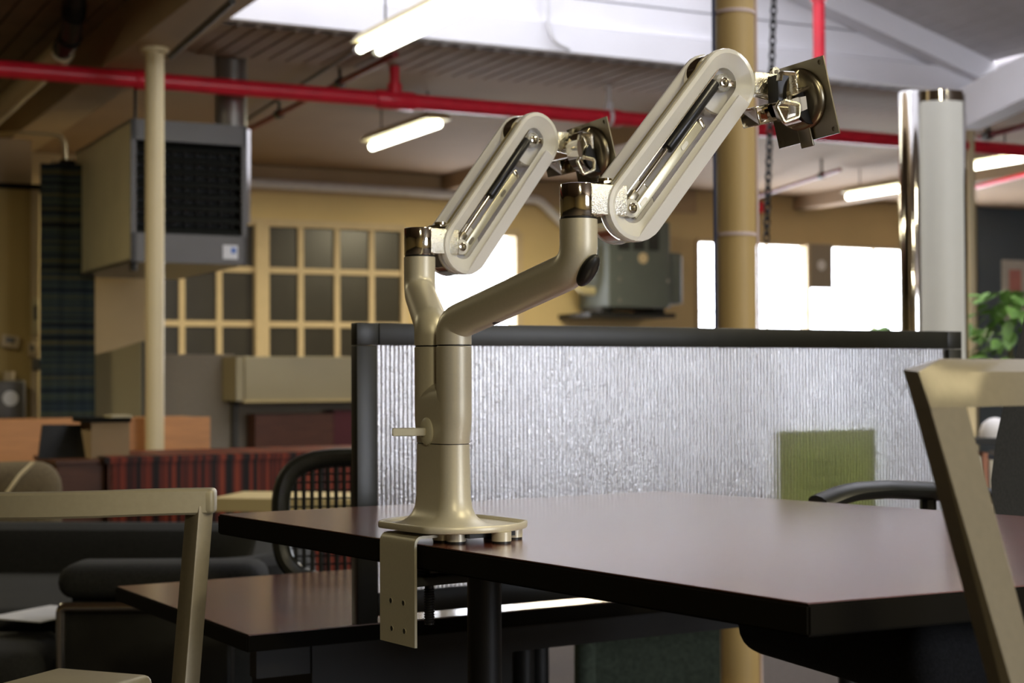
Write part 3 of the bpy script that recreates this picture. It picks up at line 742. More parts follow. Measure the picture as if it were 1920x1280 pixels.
rt_ = thing('brown_cabinet', 'plain dark brown cabinet left of the striped veneer cabinet', 'cabinet', S(sc(c1), TZ + .3, 0))
part('body', MB().bx(sc(c1), sc(c0) - .01, TZ + .05, TZ + .5, 0, c1.z), 'brown_wood', rt_)
part('top', MB().bx(sc(c1) - .01, sc(c0) - .01, TZ + .03, TZ + .5, c1.z, c1.z + .015), 'brown_wood', rt_)
# things on it
a = P(76, 796, 7.4); 
bc = PT(120, 858, TZ + .3)
bk = thing('black_sign', 'black leaning rectangular board on the brown cabinet', 'board', bc)
pz = c1.z + .015
bl, br_ = PT(72, 856, TZ + .2), PT(162, 856, TZ + .2); tl, tr_ = PT(80, 796, TZ + .3), PT(167, 796, TZ + .3)
bl.z = br_.z = pz
part('board', MB().prism([bl, br_, tr_, tl], v * .02), 'black', bk)
part('rear_strut', MB().cyl(tl.lerp(tr_, .5) + v * .02, bl.lerp(br_, .5) + v * .14, .008, n=8), 'black', bk)
a, b = PT(171, 792, TZ + .1), PT(243, 872, TZ + .1)
tb = thing('card_box', 'tan cardboard box with a dark lid beside the black board', 'box', S((sc(a) + sc(b)) / 2, TZ + .2, pz))
part('box', MB().bx(sc(a), sc(b), TZ + .1, TZ + .3, pz, a.z), 'tan_card', tb)
part('lid', MB().bx(sc(a) - .03, sc(b) + .004, TZ + .09, TZ + .31, a.z, a.z + .018), 'edge_dark', tb)
part('flap', MB().bx(sc(b) - .08, sc(b) + .004, TZ + .07, TZ + .2, a.z + .018, a.z + .028), 'cream_metal', tb)
# olive lounge seat at the left
c = P(40, 925, 5.58)
ol = thing('olive_armchair', 'olive rounded lounge chair at the left edge with a pale strap', 'armchair', V((c.x, c.y, 0)))
part('back', MB().rbox(c + V((-.05, .02, -.11)), u, v, Z, .36, .20, .44, .09, 5), 'olive_fabric', ol)
part('seat', MB().rbox(c + V((-.45, -.02, -.36)), u, v, Z, .5, .24, .18, .07, 4), 'olive_fabric', ol)
for dx in (-.5, -.05): part('leg', MB().cyl(V((c.x + dx, c.y, 0)), V((c.x + dx, c.y, c.z - .31)), .02, n=10), 'black', ol)
part('strap', MB().tube([P(12, 925, 5.42), P(38, 890, 5.44), P(60, 869, 5.48)], .012, 8, flat=(.007, .018)), 'cream_paint', ol)

X_ = V((1, 0, 0)); Y_ = V((0, 1, 0))
# ================================================================ DARK SOFA (left)
so = thing('tub_sofa', 'dark charcoal tub armchair with a chrome band behind the low desk', 'sofa', V((-1.2, 4.5, 0)))
def sp(px, d): q = P(px, 700, d); return V((q.x, q.y, 0))
path = fillet([sp(150, 4.05), sp(520, 4.09), sp(528, 5.1), sp(-140, 5.2)], .34, 10)
ZS = .508
prof = [(-.09, .12), (.09, .12), (.10, .26), (.10, ZS - .07), (.07, ZS - .018), (.025, ZS), (-.025, ZS), (-.07, ZS - .018), (-.10, ZS - .07), (-.10, .26)]
part('shell', MB().sweep(path, prof), 'charcoal_fabric', so)
part('arm_pad', MB().rbox(sp(310, 4.0) + Z * .472, X_, Y_, Z, .50, .20, .085, .042, 4), 'charcoal_fabric', so)
part('seat_cushion', MB().rbox(sp(140, 4.68) + Z * .27, X_, Y_, Z, 1.2, .86, .18, .05, 4), 'charcoal_fabric', so)
part('seat_cushion', MB().rbox(sp(-60, 4.0) + Z * .22, X_, Y_, Z, .46, .38, .20, .06, 4), 'charcoal_fabric', so)
part('base', MB().rbox(sp(150, 4.68) + Z * .12, X_, Y_, Z, 1.15, .95, .14, .03), 'black_fabric', so)
part('front_panel', MB().rbox(sp(275, 3.90) + Z * .22, X_, Y_, Z, .42, .05, .40, .012), 'black', so)
q0 = P(114, 1330, 3.84); q1 = P(114, 1138, 3.84); q2 = P(255, 1137, 3.84); q3 = P(420, 1150, 3.9)
part('chrome_band', MB().tube(fillet([q0, q1, q2, q3], .014), .012, 10), 'chrome', so)
for px in (200, 480): part('foot', MB().cyl(sp(px, 4.6), sp(px, 4.6) + Z * .06, .03), 'black', so)
pp = PZ(85, 1150, .362)
solo('paper_sheet', MB().box(pp, V((.9, -.43, 0)), V((.43, .9, 0)), Z, .18, .24, .003), 'paper_white', 'white paper sheet lying on the dark armchair seat', 'paper', pp)
# pale side table behind
a = PZ(405, 936, .55)
yc = V((a.x + .30, a.y + .10, 0))
ys = thing('side_table', 'pale yellow side table behind the left table corner', 'table', yc)
part('top', MB().box(yc + Z * .533, V((.985, -.17, 0)), V((.17, .985, 0)), Z, .58, .34, .045), 'yellow_laminate', ys)
part('stem', MB().cyl(yc + Z * .02, yc + Z * .52, .02), 'black', ys)
part('foot', MB().cyl(yc, yc + Z * .02, .14), 'black', ys)

# ================================================================ RIGHT BACKGROUND
# chrome edged display tower
D = 6.0
cc = P(1760, 700, D); cc.z = 0; zt = P(1760, 170, D).z
X = V((1, 0, 0)); Y = V((0, 1, 0))
dt_ = thing('display_tower', 'tall white display tower with chrome tube edges', 'display', cc)
hw = (1815 - 1760) / FPX * D
part('chrome_tube', MB().cyl(V((P(1712, 700, D).x, D, 0)), V((P(1712, 700, D).x, D, zt)), .044, n=32, bevel=.006), 'chrome_clean', dt_)
part('chrome_tube', MB().cyl(V((P(1797, 700, D + .04).x, D + .06, 0)), V((P(1797, 700, D + .04).x, D + .06, zt)), .044, n=32, bevel=.006), 'chrome_clean', dt_)
pan = []
xa = P(1728, 700, D).x; xb = P(1808, 700, D).x
for i in range(13):
    q = i / 12; pan.append(V((xa + (xb - xa) * q, D - .02 - .03 * math.sin(math.pi * q), 0)))
for i in range(13):
    q = 1 - i / 12; pan.append(V((xa + (xb - xa) * q, D + .05 - .03 * math.sin(math.pi * q), 0)))
part('panel', MB().prism([p + Z * .05 for p in pan], Z * (zt - .09)), 'panel_white', dt_)
part('top_cap', MB().prism([p * 1.0 + Z * (zt - .04) for p in pan], Z * .04), 'chrome_clean', dt_)
part('base', MB().cyl(cc, cc + Z * .03, .2, n=32), 'chrome_clean', dt_)
# picture on the blue wall
a = PT(1881, 487, TW - .05); b = PT(1960, 600, TW - .05)
pi_ = thing('wall_picture', 'pale framed picture with a pink block on the blue wall', 'picture', S(sc(a), TW - .05, b.z))
part('frame', MB().bx(sc(a), sc(b), TW - .06, TW - .02, b.z, a.z), 'poster_white', pi_)
a2 = PT(1893, 505, TW - .07); b2 = PT(1916, 560, TW - .07)
part('print', MB().bx(sc(a2), sc(b2), TW - .064, TW - .06, b2.z, a2.z), 'poster_pink', pi_)
# leafy plant
def plant(px, py, d, rx, rz, n, size, label, group):
    c = P(px, py, d); base = V((c.x, c.y, 0))
    t_ = thing('potted_plant', label, 'plant', base, group)
    part('pot', MB().lathe(base, Z, [(0, .12), (.02, .13), (.30, .17), (.30, .155), (.26, .15)], 20), 'beige', t_)
    part('stem', MB().tube([base + Z * .25, base + Z * (c.z * .6) + X * .02, c], .014, 8), 'leaf_stem', t_)
    leaf = None
    for k in range(n):
        a_ = random.uniform(0, 2 * math.pi); h_ = random.uniform(-1, 1); rr = math.sqrt(max(0, 1 - h_ * h_)) * random.uniform(.3, 1)
        pos = V((rx * rr * math.cos(a_), rx * rr * math.sin(a_) * .7, rz * h_))
        if leaf is None:
            m = MB(); L2, w2 = size, size * .32
            row = [(0, .05), (.25, .8), (.5, 1), (.75, .7), (1, .05)]
            vs = []; fs = []
            for (q, wd) in row:
                zq = -.25 * L2 * q * q
                vs += [base + V((q * L2, -w2 * wd, zq + .12 * w2)), base + V((q * L2, 0, zq)), base + V((q * L2, w2 * wd, zq + .12 * w2))]
            for i in range(4):
                for j in range(2): k0 = i * 3 + j; fs.append((k0, k0 + 1, k0 + 4, k0 + 3))
            m.add(vs, fs); leaf = part('leaf', m, 'leaf', t_); o = leaf
        else:
            o = leaf.copy(); COL.objects.link(o)
        o.location = (c - base) + pos
        o.rotation_euler = (random.uniform(-.6, .6), random.uniform(-.4, .9), a_ + random.uniform(-.6, .6))
        s_ = random.uniform(.7, 1.2); o.scale = (s_, s_, s_)
    return t_
plant(1893, 628, 7.5, .24, .22, 150, .10, 'bushy green plant at the right edge behind the black chair', 'office plants')
plant(1672, 640, 8.4, .10, .09, 26, .09, 'small green plant tip just above the black divider rail', 'office plants')
# shelf with books seen between the chairs
c = P(1846, 825, 5.2)
sh = thing('book_shelf', 'small black shelf between the near chair leg and the black chair', 'shelf', V((c.x, c.y, 0)))
part('shelf_top', MB().box(c, X, Y, Z, .16, .2, .02), 'black', sh)
part('shelf_bottom', MB().box(c - Z * .26, X, Y, Z, .16, .2, .02), 'black', sh)
for sgn in (-1, 1): part('side', MB().box(V((c.x + sgn * .085, c.y, c.z / 2)), X, Y, Z, .012, .2, c.z), 'black', sh)
for k, mm in enumerate(('book_a', 'book_d', 'book_c', 'book_d', 'book_b', 'book_a', 'book_d')):
    h_ = .19 + .012 * (k % 3); b = c + V((-.066 + k * .0215, -.01, -.25))
    solo('book', MB().rbox(b + Z * (h_ / 2), X, Y, Z, .018, .15, h_, .003, 2), mm, ['grey', 'white', 'brick red', 'cream', 'blue', 'dark taupe', 'ivory'][k] + ' book spine in the small black shelf, number %s from the left' % ['one', 'two', 'three', 'four', 'five', 'six', 'seven'][k], 'book', b, 'books in the small black shelf')
c2 = c + Z * .01
solo('white_dome', MB().lathe(c2 + V((.035, 0, 0)), Z, [(0, .05), (.02, .05), (.045, .04), (.06, .02), (.064, .002)], 20), 'white_paint', 'white rounded object on the small black shelf', 'ornament', c2)
solo('cream_cylinder', MB().lathe(c2 + V((-.055, .02, 0)), Z, [(0, .032), (.13, .032), (.135, .028), (.135, .002)], 20), 'cream_paint', 'cream cylinder on the small black shelf', 'container', c2 + V((-.055, .02, 0)))

# ================================================================ LOW DESK AND DIVIDER
ZL = .55
C0 = PZ(463, 1190, ZL); C1 = PZ(228, 1098, ZL)
DN = V((-DV.y, DV.x, 0))
dw = 1.95; ddp = (C1 - C0).length
ld = thing('low_desk', 'low cherry desk with black edge carrying the divider', 'desk', C0 + DV * (dw / 2) + DN * (ddp / 2) - Z * ZL)
def slab(c0, c1, c2_, c3, z1, th, topm, edgem, parent, ins=.0025):
    vs = [V((q.x, q.y, 0)) for q in (c0, c1, c2_, c3)]; cen = sum(vs, V((0, 0, 0))) / 4
    bm = bmesh.new(); f = bm.faces.new([bm.verts.new(q + Z * (z1 - th)) for q in vs])
    ex = bmesh.ops.extrude_face_region(bm, geom=[f]); 
    for q in ex['geom']:
        if isinstance(q, bmesh.types.BMVert): q.co.z += th - .0012
    bmesh.ops.bevel(bm, geom=[e for e in bm.edges], offset=.0022, segments=2, affect='EDGES')
    bm.verts.index_update()
    part('edge_band', MB().add([q.co.copy() for q in bm.verts], [[q.index for q in f.verts] for f in bm.faces]), edgem, parent); bm.free()
    part('tabletop', MB().prism([q + (cen - q).normalized() * ins * 1.6 + Z * (z1 - .002) for q in vs], Z * .002), topm, parent)
slab(C0, C0 + DV * dw, C0 + DV * dw + DN * ddp, C0 + DN * ddp, ZL, .029, 'laminate_cherry', 'edge_dark', ld)
part('pedestal', MB().box(C0 + DV * .35 + DN * .22 + Z * (-ZL + .26), DV, DN, Z, .40, .28, .52), 'black', ld)
part('apron', MB().box(C0 + DV * (dw / 2) + DN * .10 + Z * (-ZL + .49), DV, DN, Z, dw - .1, .03, .06), 'black', ld)
for k in (.55, .62): 
    q = C0 + DV * (k * .5) + DN * .03 - Z * .031; part('screw', MB().cyl(q, q - Z * .004, .006, n=10), 'chrome', ld)
for k in (.9, dw - .08): part('leg', MB().cyl(C0 + DV * k + DN * (ddp - .1) - Z * ZL, C0 + DV * k + DN * (ddp - .1) - Z * .02, .025), 'black', ld)
# divider
G0 = P(669, 605, 2.72); GZ1 = G0.z; g0 = V((G0.x, G0.y, 0)); GL = 1.435; TH_D = .024; ZB = ZL + .03
dvd = thing('desk_divider', 'black framed divider with ribbed translucent sheet standing on the low desk', 'divider', g0 + DV * (GL / 2) + Z * ZL)
def dbox(a, b, z0, z1, t0=0, t1=TH_D): return MB().rbox(g0 + DV * ((a + b) / 2) + DN * ((t0 + t1) / 2) + Z * ((z0 + z1) / 2), DV, DN, Z, b - a, t1 - t0, z1 - z0, .0012, 2)
PW = .0385; RH = .0375
part('post', dbox(0, PW, ZL, GZ1 - RH - .0008), 'black_satin', dvd)
part('post', dbox(GL - PW, GL, ZL, GZ1 - RH - .0008), 'black_satin', dvd)
part('corner_block', dbox(0, PW + .003, GZ1 - RH, GZ1), 'black_satin', dvd)
part('corner_block', dbox(GL - PW - .003, GL, GZ1 - RH, GZ1), 'black_satin', dvd)
part('top_rail', dbox(PW + .0042, GL - PW - .0042, GZ1 - RH, GZ1), 'black_satin', dvd)
part('bottom_rail', dbox(PW, GL - PW, ZL + .012, ZL + .05), 'black_satin', dvd)
part('ribbed_sheet', MB().box(g0 + DV * (GL / 2) + DN * .012 + Z * ((ZL + .05 + GZ1 - RH) / 2), DV, DN, Z, GL - 2 * PW + .004, .004, GZ1 - RH - ZL - .05 + .004), 'ribbed_sheet', dvd)
# green sheet behind the divider
def ondiv(px, py, off):
    r = ray(px, py); n = DN; return CAM + r * (((g0 + DN * off) - CAM).dot(n) / r.dot(n))
a = ondiv(1453, 806, .055); b = ondiv(1637, 806, .055); bz = .66
gp = thing('green_sheet', 'lime green printed sheet seen through the ribbed divider', 'paper', V((a.x, a.y, bz)).lerp(V((b.x, b.y, bz)), .5))
la = (b - a); la.z = 0; ln_ = la.length
mid = V((a.x, a.y, 0)).lerp(V((b.x, b.y, 0)), .5)
part('sheet', MB().box(mid + Z * ((a.z + bz) / 2), DV, DN, Z, ln_, .001, a.z - bz), 'paper_green', gp)
for k, (py, wd) in enumerate(((868, .09), (889, .08), (910, .12))):
    q = ondiv(1541, py, .0535)
    for j in range(5): part('printed_word', MB().box(q + DV * ((j - 2) * wd / 5), DV, DN, Z, wd / 5 * .8, .0006, .008), 'ink', gp)

# ================================================================ MAIN TABLE
ZT = .76
TL_ = PZ(408, 963, ZT); TN = PZ(1516, 1131, ZT); TB = PZ(1242, 920, ZT)
ta = (TN - TL_).normalized()
NRd = (PZ(1920, 1098, ZT) - TN).normalized(); BRd = (PZ(1760, 956, ZT) - TB).normalized()
# intersection of N + s*NRd and B + t*BRd
den = NRd.x * BRd.y - NRd.y * BRd.x; w_ = TB - TN; s_ = (w_.x * BRd.y - w_.y * BRd.x) / den
TR = TN + NRd * s_
cenT = (TL_ + TN + TB + TR) / 4
tbl = thing('table', 'cherry laminate table with a thick black edge carrying the metal arm', 'table', V((cenT.x, cenT.y, 0)))
slab(TL_, TN, TR, TB, ZT, .031, 'laminate_cherry', 'edge_dark', tbl)
lg = PZ(908, 1100, ZT - .03); lg = P(908, 1100, 2.28); lg = V((lg.x, lg.y, 0))
part('leg', MB().cyl(lg, lg + Z * (ZT - .03), .0245, n=24), 'black', tbl)
part('leg', MB().cyl(V((TR.x - .25, TR.y + .05, 0)), V((TR.x - .25, TR.y + .05, ZT - .03)), .0245, n=24), 'black', tbl)
part('leg_plate', MB().cyl(lg + Z * (ZT - .036), lg + Z * (ZT - .031), .06, n=24), 'black', tbl)
part('foot', MB().box(lg + Z * .012, DV, DN, Z, .05, .55, .024), 'black', tbl)

# ================================================================ MONITOR ARM
an = V((ta.y, -ta.x, 0)); an.normalize()          # outward from the table edge
if an.dot(V((-.8, -.6, 0))) < 0: an = -an
FB = V((-.0745, 2.05, 0)); RB = FB - ta * .052; PC = (FB + RB) / 2
arm = thing('monitor_arm', 'silver twin monitor arm on a round base clamped to the table edge', 'monitor arm', PC + Z * ZT)
perp = an
def dist_edge(p): return (V((TL_.x, TL_.y, 0)) - p).dot(an)
de = dist_edge(PC)
# base dish: truncated circle
DC = PC - an * .012 + ta * .004
def trunc(r, flat_, z, c=DC, n=72):
    out = []
    for k in range(n):
        a_ = 2 * math.pi * k / n; x = r * math.cos(a_); y = r * math.sin(a_)
        # soft clamp of the flats
        y = math.copysign(min(abs(y), flat_ + .12 * max(0, abs(y) - flat_)), y)
        out.append(c + ta * x + an * y + Z * z)
    return out
zb = ZT + .0135
part('base_dish', MB().loft([trunc(.088, .071, zb), trunc(.0955, .0785, zb + .0012), trunc(.0965, .0795, zb + .003), trunc(.0965, .0795, zb + .0085), trunc(.0955, .0785, zb + .0098), trunc(.093, .076, zb + .0098), trunc(.092, .075, zb + .009), trunc(.0905, .0735, zb + .0055), trunc(.03, .03, zb + .0055)]), 'satin_silver', arm)
def stad(half, r, z, sq=1.0, n=16): return stadium(PC + Z * z, ta, an, half, r, n, r * sq)
hz = ZT
post = [(.023, .052, zb + .0055), (.023, .043, zb + .0075), (.023, .0345, zb + .0125), (.023, .0285, zb + .019), (.023, .0245, zb + .028), (.0228, .0226, zb + .042), (.0226, .0216, .8825)]
part('post', MB().loft([stad(*q) for q in post]), 'satin_silver', arm)
part('joint_gap', MB().loft([stad(.0222, .0208, .8822), stad(.0222, .0208, .8838)]), 'black', arm)
hous = [(.0228, .0214, .8836), (.0228, .0216, .8842), (.0236, .0216, .892), (.0256, .0224, .909), (.026, .0227, .92), (.026, .0227, .936)]
rings = [stad(*q) for q in hous]
for z, sq in ((.942, .97), (.948, .90), (.953, .78), (.957, .62), (.960, .45), (.962, .3)): rings.append(stad(.026, .0227, z, sq))
part('housing', MB().loft(rings), 'satin_silver', arm)
for B_c in (FB, RB): part('socket', MB().lathe(B_c, Z, [(.93, .0222), (.94, .0227), (1.0072, .0227), (1.0082, .0219)], 40), 'satin_silver', arm)
# quick-release lever
lc = PC + an * .0216 - ta * .004 + Z * .899
ld_ = (an * .92 - ta * .38).normalized()
lv = part('lever_boss', MB().loft([[lc + an * h + ta * (rr * .0145 * math.cos(2 * math.pi * j / 24)) + Z * (rr * .0178 * math.sin(2 * math.pi * j / 24)) for j in range(24)] for h, rr in ((-.004, 1), (.002, 1), (.0035, .9), (.0045, .6), (.005, .1))]), 'frosted_pale', arm)
part('lever', MB().rbox(lc + an * .002 + ld_ * .019 - Z * .0005, ld_, ld_.cross(Z).normalized(), Z, .050, .008, .0105, .002), 'frosted_pale', lv)
# clamp bracket
pcz = [(0, 0)]
pl_o = PC + an * (de + .0045) ; wide = .083; tk = .0036
def clampsec(off):  # inner sheet profile points (n distance from PC, z)
    return
topz = ZT + .0105
prof_o = [(de - .075, topz), (de - .004, topz), (de + .0020, topz - .001), (de + .0055, topz - .0035), (de + .0078, topz - .0075), (de + .0085, topz - .013), (de + .0085, ZT - .128)]
prof_i = [(de - .075, topz - tk), (de - .004, topz - tk), (de + .0005, topz - tk - .0005), (de + .0030, topz - tk - .0025), (de + .0046, topz - tk - .0055), (de + .0049, topz - .0145), (de + .0049, ZT - .128)]
loop = prof_o + prof_i[::-1]
cs = PC - ta * (wide / 2 - .000)
mbk = MB(); lp = [PC - ta * .0415 + an * a_ + Z * z for a_, z in loop]
n_ = len(loop)
# strips (concave section): sides quad by quad
vs = []; fs = []
half = len(prof_o)
for side in (-1, 1):
    for a_, z in prof_o: vs.append(PC + ta * (side * wide / 2) + an * a_ + Z * z)
    for a_, z in prof_i: vs.append(PC + ta * (side * wide / 2) + an * a_ + Z * z)
W_ = 2 * half
for i in range(half - 1):
    fs += [(i, i + 1, W_ + i + 1, W_ + i), (half + i, W_ + half + i, W_ + half + i + 1, half + i + 1)]
    for o_ in (0, W_): fs.append((o_ + i, o_ + half + i, o_ + half + i + 1, o_ + i + 1))
for i in (0, half - 1): fs.append((i, W_ + i, W_ + half + i, half + i))
bmk = part('clamp_bracket', mbk.add(vs, fs), 'bracket_silver', arm)
for dx, dz in ((-.015, -.075), (.015, -.075), (-.013, -.110), (.017, -.110)):
    q = PC + ta * dx + an * (de + .0087) + Z * (ZT + dz)
    rm = part('screw_hole', MB().lathe(q, an, [(-.001, .0001), (-.001, .0034), (0, .0034), (.00005, .0001)], 16), 'black', bmk)
    part('hole_rim', MB().lathe(q, an, [(-.001, .0034), (.0004, .0034), (.0004, .0042), (-.001, .0042)], 16), 'bracket_silver', rm)
# feet under the dish
for dx, dn in ((.055, .040), (.088, -.018), (.055, -.07), (-.06, -.06), (.01, -.07), (.030, .045)):
    q = DC + ta * dx + an * dn * .8 + Z * ZT
    ft = part('foot', MB().cyl(q + Z * .003, q + Z * (.0145), .0125, n=24), 'satin_silver', arm)
    part('rubber_pad', MB().cyl(q + Z * .0, q + Z * .003, .0118, n=24), 'black', ft)
part('underplate', MB().box(DC + Z * (ZT + .010) + ta * .02 - an * .01, ta, an, Z, .11, .07, .006), 'black', arm)
# lower jaw and screw
jz = P(830, 1092, 2.0).z
jc = PC + an * (de - .040)
jw = part('clamp_jaw', MB().rbox(jc + Z * (ZT - .049) , ta, an, Z, .055, .085, .012, .002).rbox(jc - an * .01 + Z * (ZT - .036), ta, an, Z, .05, .05, .009, .002), 'black_satin', arm)
scr = part('clamp_screw', MB().cyl(jc + Z * (ZT - .108), jc + Z * (ZT - .03), .0058, n=16), 'dark_steel', arm)
thr = MB()
for k in range(14): thr.lathe(jc + Z * (ZT - .106 + k * .0032), Z, [(0, .0056), (.0011, .0072), (.0013, .0072), (.0026, .0056)], 16)
part('thread', thr, 'dark_steel', scr)

def make_arm(B0, E, zc1, zc2, ztop, psi, label_part):
    """tube arm from socket B0 to end E, then the swinging link with its cover and the plate head"""
    Bz = V((B0.x, B0.y, 0))
    part('swivel_gap', MB().cyl(Bz + Z * 1.0078, Bz + Z * 1.0105, .0212, n=40), 'black', arm)
    E0 = V((E.x, E.y, 0))
    pth = fillet([Bz + Z * 1.010, Bz + Z * zc1, E0 + Z * zc2, E0 + Z * ztop], .036, 12)
    ta_ = part('tube_arm', MB().tube(pth, .0227, 40), 'satin_silver', arm)
    hd = (E0 - Bz).normalized()
    # dark cable slots on the outside of the upper elbow and under the lower one
    up = (E0 + Z * zc2 - (Bz + Z * zc1)).normalized()
    dn_ = (hd - Z * .75).normalized(); tg = (up + Z).normalized()
    q = E0 + Z * zc2 + hd * .0065 - Z * .002
    sd = hd.cross(Z).normalized()
    part('cable_slot', MB().ball(q + hd * .0085 - Z * .0035, 1, 24, 14, (tg, sd, dn_), (.0225, .0125, .0085)), 'black', ta_)
    part('cable_slot', MB().ball((Bz + Z * zc1).lerp(E0 + Z * zc2, .33) - up.cross(sd).normalized() * (-.0145 if up.cross(sd).z < 0 else .0145), 1, 20, 12, (up, sd, up.cross(sd)), (.02, .012, .0085)), 'black', ta_)
    # chrome cap
    zc = ztop + .0025
    part('swivel_gap', MB().cyl(E0 + Z * (ztop - .0005), E0 + Z * (zc + .0005), .0215, n=40), 'black', arm)
    cap = part('swivel_cap', MB().cyl(E0 + Z * zc, E0 + Z * (zc + .0395), .0222, n=48, bevel=.001), 'chrome', arm)
    h = V((math.cos(psi), math.sin(psi), 0)); nf = V((math.sin(psi), -math.cos(psi), 0))
    pcn = E0 + h * .068                      # link centre at lower pivot (plan)
    return E0, zc, h, nf, pcn, cap

def make_link(E0, zc, h, nf, pcn, zp, rise, run, cap):
    Tt = .05; rc = .0415; rs_ = .0183
    pv0 = pcn + Z * zp
    ax = (h * run + Z * rise); LL = ax.length; ax.normalize(); px_ = nf.cross(ax).normalized()
    if px_.z > 0: px_ = -px_      # points to the lower right
    pv1 = pv0 + ax * LL; mid_ = (pv0 + pv1) / 2
    # neck block between cap and pivot drum
    bl_ = part('neck', MB().rbox(E0 + h * .030 + nf * .009 + Z * (zc + .0205), h, nf, Z, .052, .026, .037, .0015), 'hammered', cap)
    part('pivot_drum', MB().cyl(pv0 - nf * (Tt / 2 - .004), pv0 + nf * .004, .0405, n=56), 'chrome', arm)
    part('pivot_disc', MB().cyl(pv0 + nf * .004, pv0 + nf * .0055, .0385, n=40), 'white_shell', arm)
    kn = part('stop_lug', MB().rbox(pv0 - h * .030 + Z * .030 + nf * .0, (h + Z * .1).normalized(), nf, Z, .024, .030, .004, .001), 'chrome', arm)
    part('stop_screw', MB().cyl(pv0 - h * .030 + Z * .0315, pv0 - h * .030 + Z * .0352, .0085, n=18), 'chrome', kn)
    # back shell: white stadium plate with a rolled flange
    def sta(off, r, dn, dr=0): return stadium(mid_ + nf * dn, ax, px_, LL / 2, r)
    lk = part('link_shell', MB().loft([sta(0, rc - .002, -Tt / 2 - .001), sta(0, rc, -Tt / 2 + .0006), sta(0, rc, -Tt / 2 + .004), sta(0, rc - .002, -Tt / 2 + .0052)]), 'white_shell', arm)
    # satin channel between the plates
    part('link_channel', MB().box(mid_ - px_ * (rc - .0055) + nf * (.0085), ax, px_, nf, LL + .004, .003, .014), 'cream_metal', lk)
    part('link_channel', MB().box(mid_ + px_ * (rc - .0085) + nf * (-.004), ax, px_, nf, LL + .0, .003, Tt - .016), 'white_shell', lk)
    # front cover: frosted ring plate with a long slot and a bevelled face
    n = 14
    o1 = stadium(mid_ + nf * (Tt / 2 - .0095), ax, px_, LL / 2, rc, n)
    o2 = stadium(mid_ + nf * (Tt / 2 - .003), ax, px_, LL / 2, rc, n)
    o3 = stadium(mid_ + nf * (Tt / 2 - .0004), ax, px_, LL / 2, rc - .0012, n)
    o4 = stadium(mid_ + nf * (Tt / 2 + .0), ax, px_, LL / 2, rc - .0062, n)
    i1 = stadium(mid_ + nf * (Tt / 2 - .0085), ax, px_, LL / 2, rs_ + .003, n)
    i2 = stadium(mid_ + nf * (Tt / 2 - .0105), ax, px_, LL / 2, rs_, n)
    i3 = stadium(mid_ + nf * (Tt / 2 - .0125), ax, px_, LL / 2, rs_ + .001, n)
    cv = part('cover', MB().loft([o1, o2, o3, o4, i1, i2, i3], False, False, closed=True), 'frosted', lk)
    cv.data.set_sharp_from_angle(angle=math.radians(17))
    # opaque white liner on the lower right of the cover
    lin = [mid_ + ax * a_ + px_ * b_ + nf * (Tt / 2 - .0032) for a_, b_ in
           [(-LL / 2 - .030, rc - .017)] + [(-LL / 2 + rc * .98 * math.cos(math.radians(q)) , rc * .98 * math.sin(math.radians(q))) for q in (145, 130, 115, 100, 90)] + [(LL / 2, rc * .98), (LL / 2 - .002, rc - .0195)]]
    part('liner', MB().prism(lin, nf * .0034), 'white_shell', lk)
    # rails inside the slot
    part('slot_rail', MB().box(mid_ - px_ * (rs_ - .001) + nf * .006, ax, px_, nf, LL + .01, .0012, .018), 'chrome', lk)
    part('inner_floor', MB().box(mid_ + nf * (-Tt / 2 + .008), ax, px_, nf, LL + .02, rs_ * 2, .002), 'white_shell', lk)
    # gas spring
    gs = part('gas_spring', MB().cyl(mid_ - px_ * .0068 + ax * (-LL * .06) + nf * .006, pv1 - px_ * .0068 + nf * .006 - ax * .006, .0082, n=24, bevel=.002), 'dark_steel', lk)
    part('piston_rod', MB().cyl(pv0 - px_ * .0066 + ax * .012 + nf * .006, mid_ - px_ * .0066 + nf * .006 - ax * .005, .0034, n=16), 'chrome', gs)
    part('rod_end', MB().rbox(pv0 - px_ * .006 + ax * .014 + nf * .006, ax, px_, nf, .016, .011, .010, .002), 'nickel', gs)
    # flat lever bar with oval holes
    lb_ = part('lever_bar', MB().rbox(mid_ + px_ * .0085 - ax * (LL * .16) + nf * .009, ax, px_, nf, LL * .72, .0125, .003, .001), 'bar_steel', lk)
    for q in (-.41, .03):
        c_ = mid_ + px_ * .0085 + ax * (LL * q) + nf * .0107
        part('slot_hole', MB().prism(stadium(c_, ax, px_, .004, .0028, 8), nf * .0004), 'nickel', lb_)
    part('bar_tip', MB().rbox(mid_ + px_ * .010 + ax * (LL * .215) + nf * .0085, (ax + px_ * .3).normalized(), (px_ - ax * .3).normalized(), nf, .006, .014, .005, .001), 'chrome', lb_)
    # pivot pins
    for pv, sg in ((pv0, 1), (pv1, -1)):
        pb_ = part('pivot_bracket', MB().cyl(pv - nf * .016, pv + nf * (Tt / 2 - .012), .0115, n=28, bevel=.001), 'clear_plastic' if sg < 0 else 'frosted', lk)
        part('pivot_pin', MB().cyl(pv - nf * .01, pv + nf * (Tt / 2 - .0095), .0066, n=24, bevel=.0008), 'chrome', pb_)
        part('pin_screw', MB().ball(pv + nf * (Tt / 2 - .0095), .0037, 14, 8), 'nickel', pb_)
        part('pivot_tab', MB().rbox(pv - h * (.0135 * sg) + nf * .0105, h, Z, nf, .016, .0085, .004, .001), 'chrome', pb_)
    # clear adjusting knob low on the right edge
    kq = pv0 + ax * .030 + px_ * (rc - .004) - nf * .006
    part('adjusting_knob', MB().cyl(kq, kq + px_ * .014, .0078, n=20, bevel=.0015), 'clear_plastic', lk)
    return pv1, ax, px_

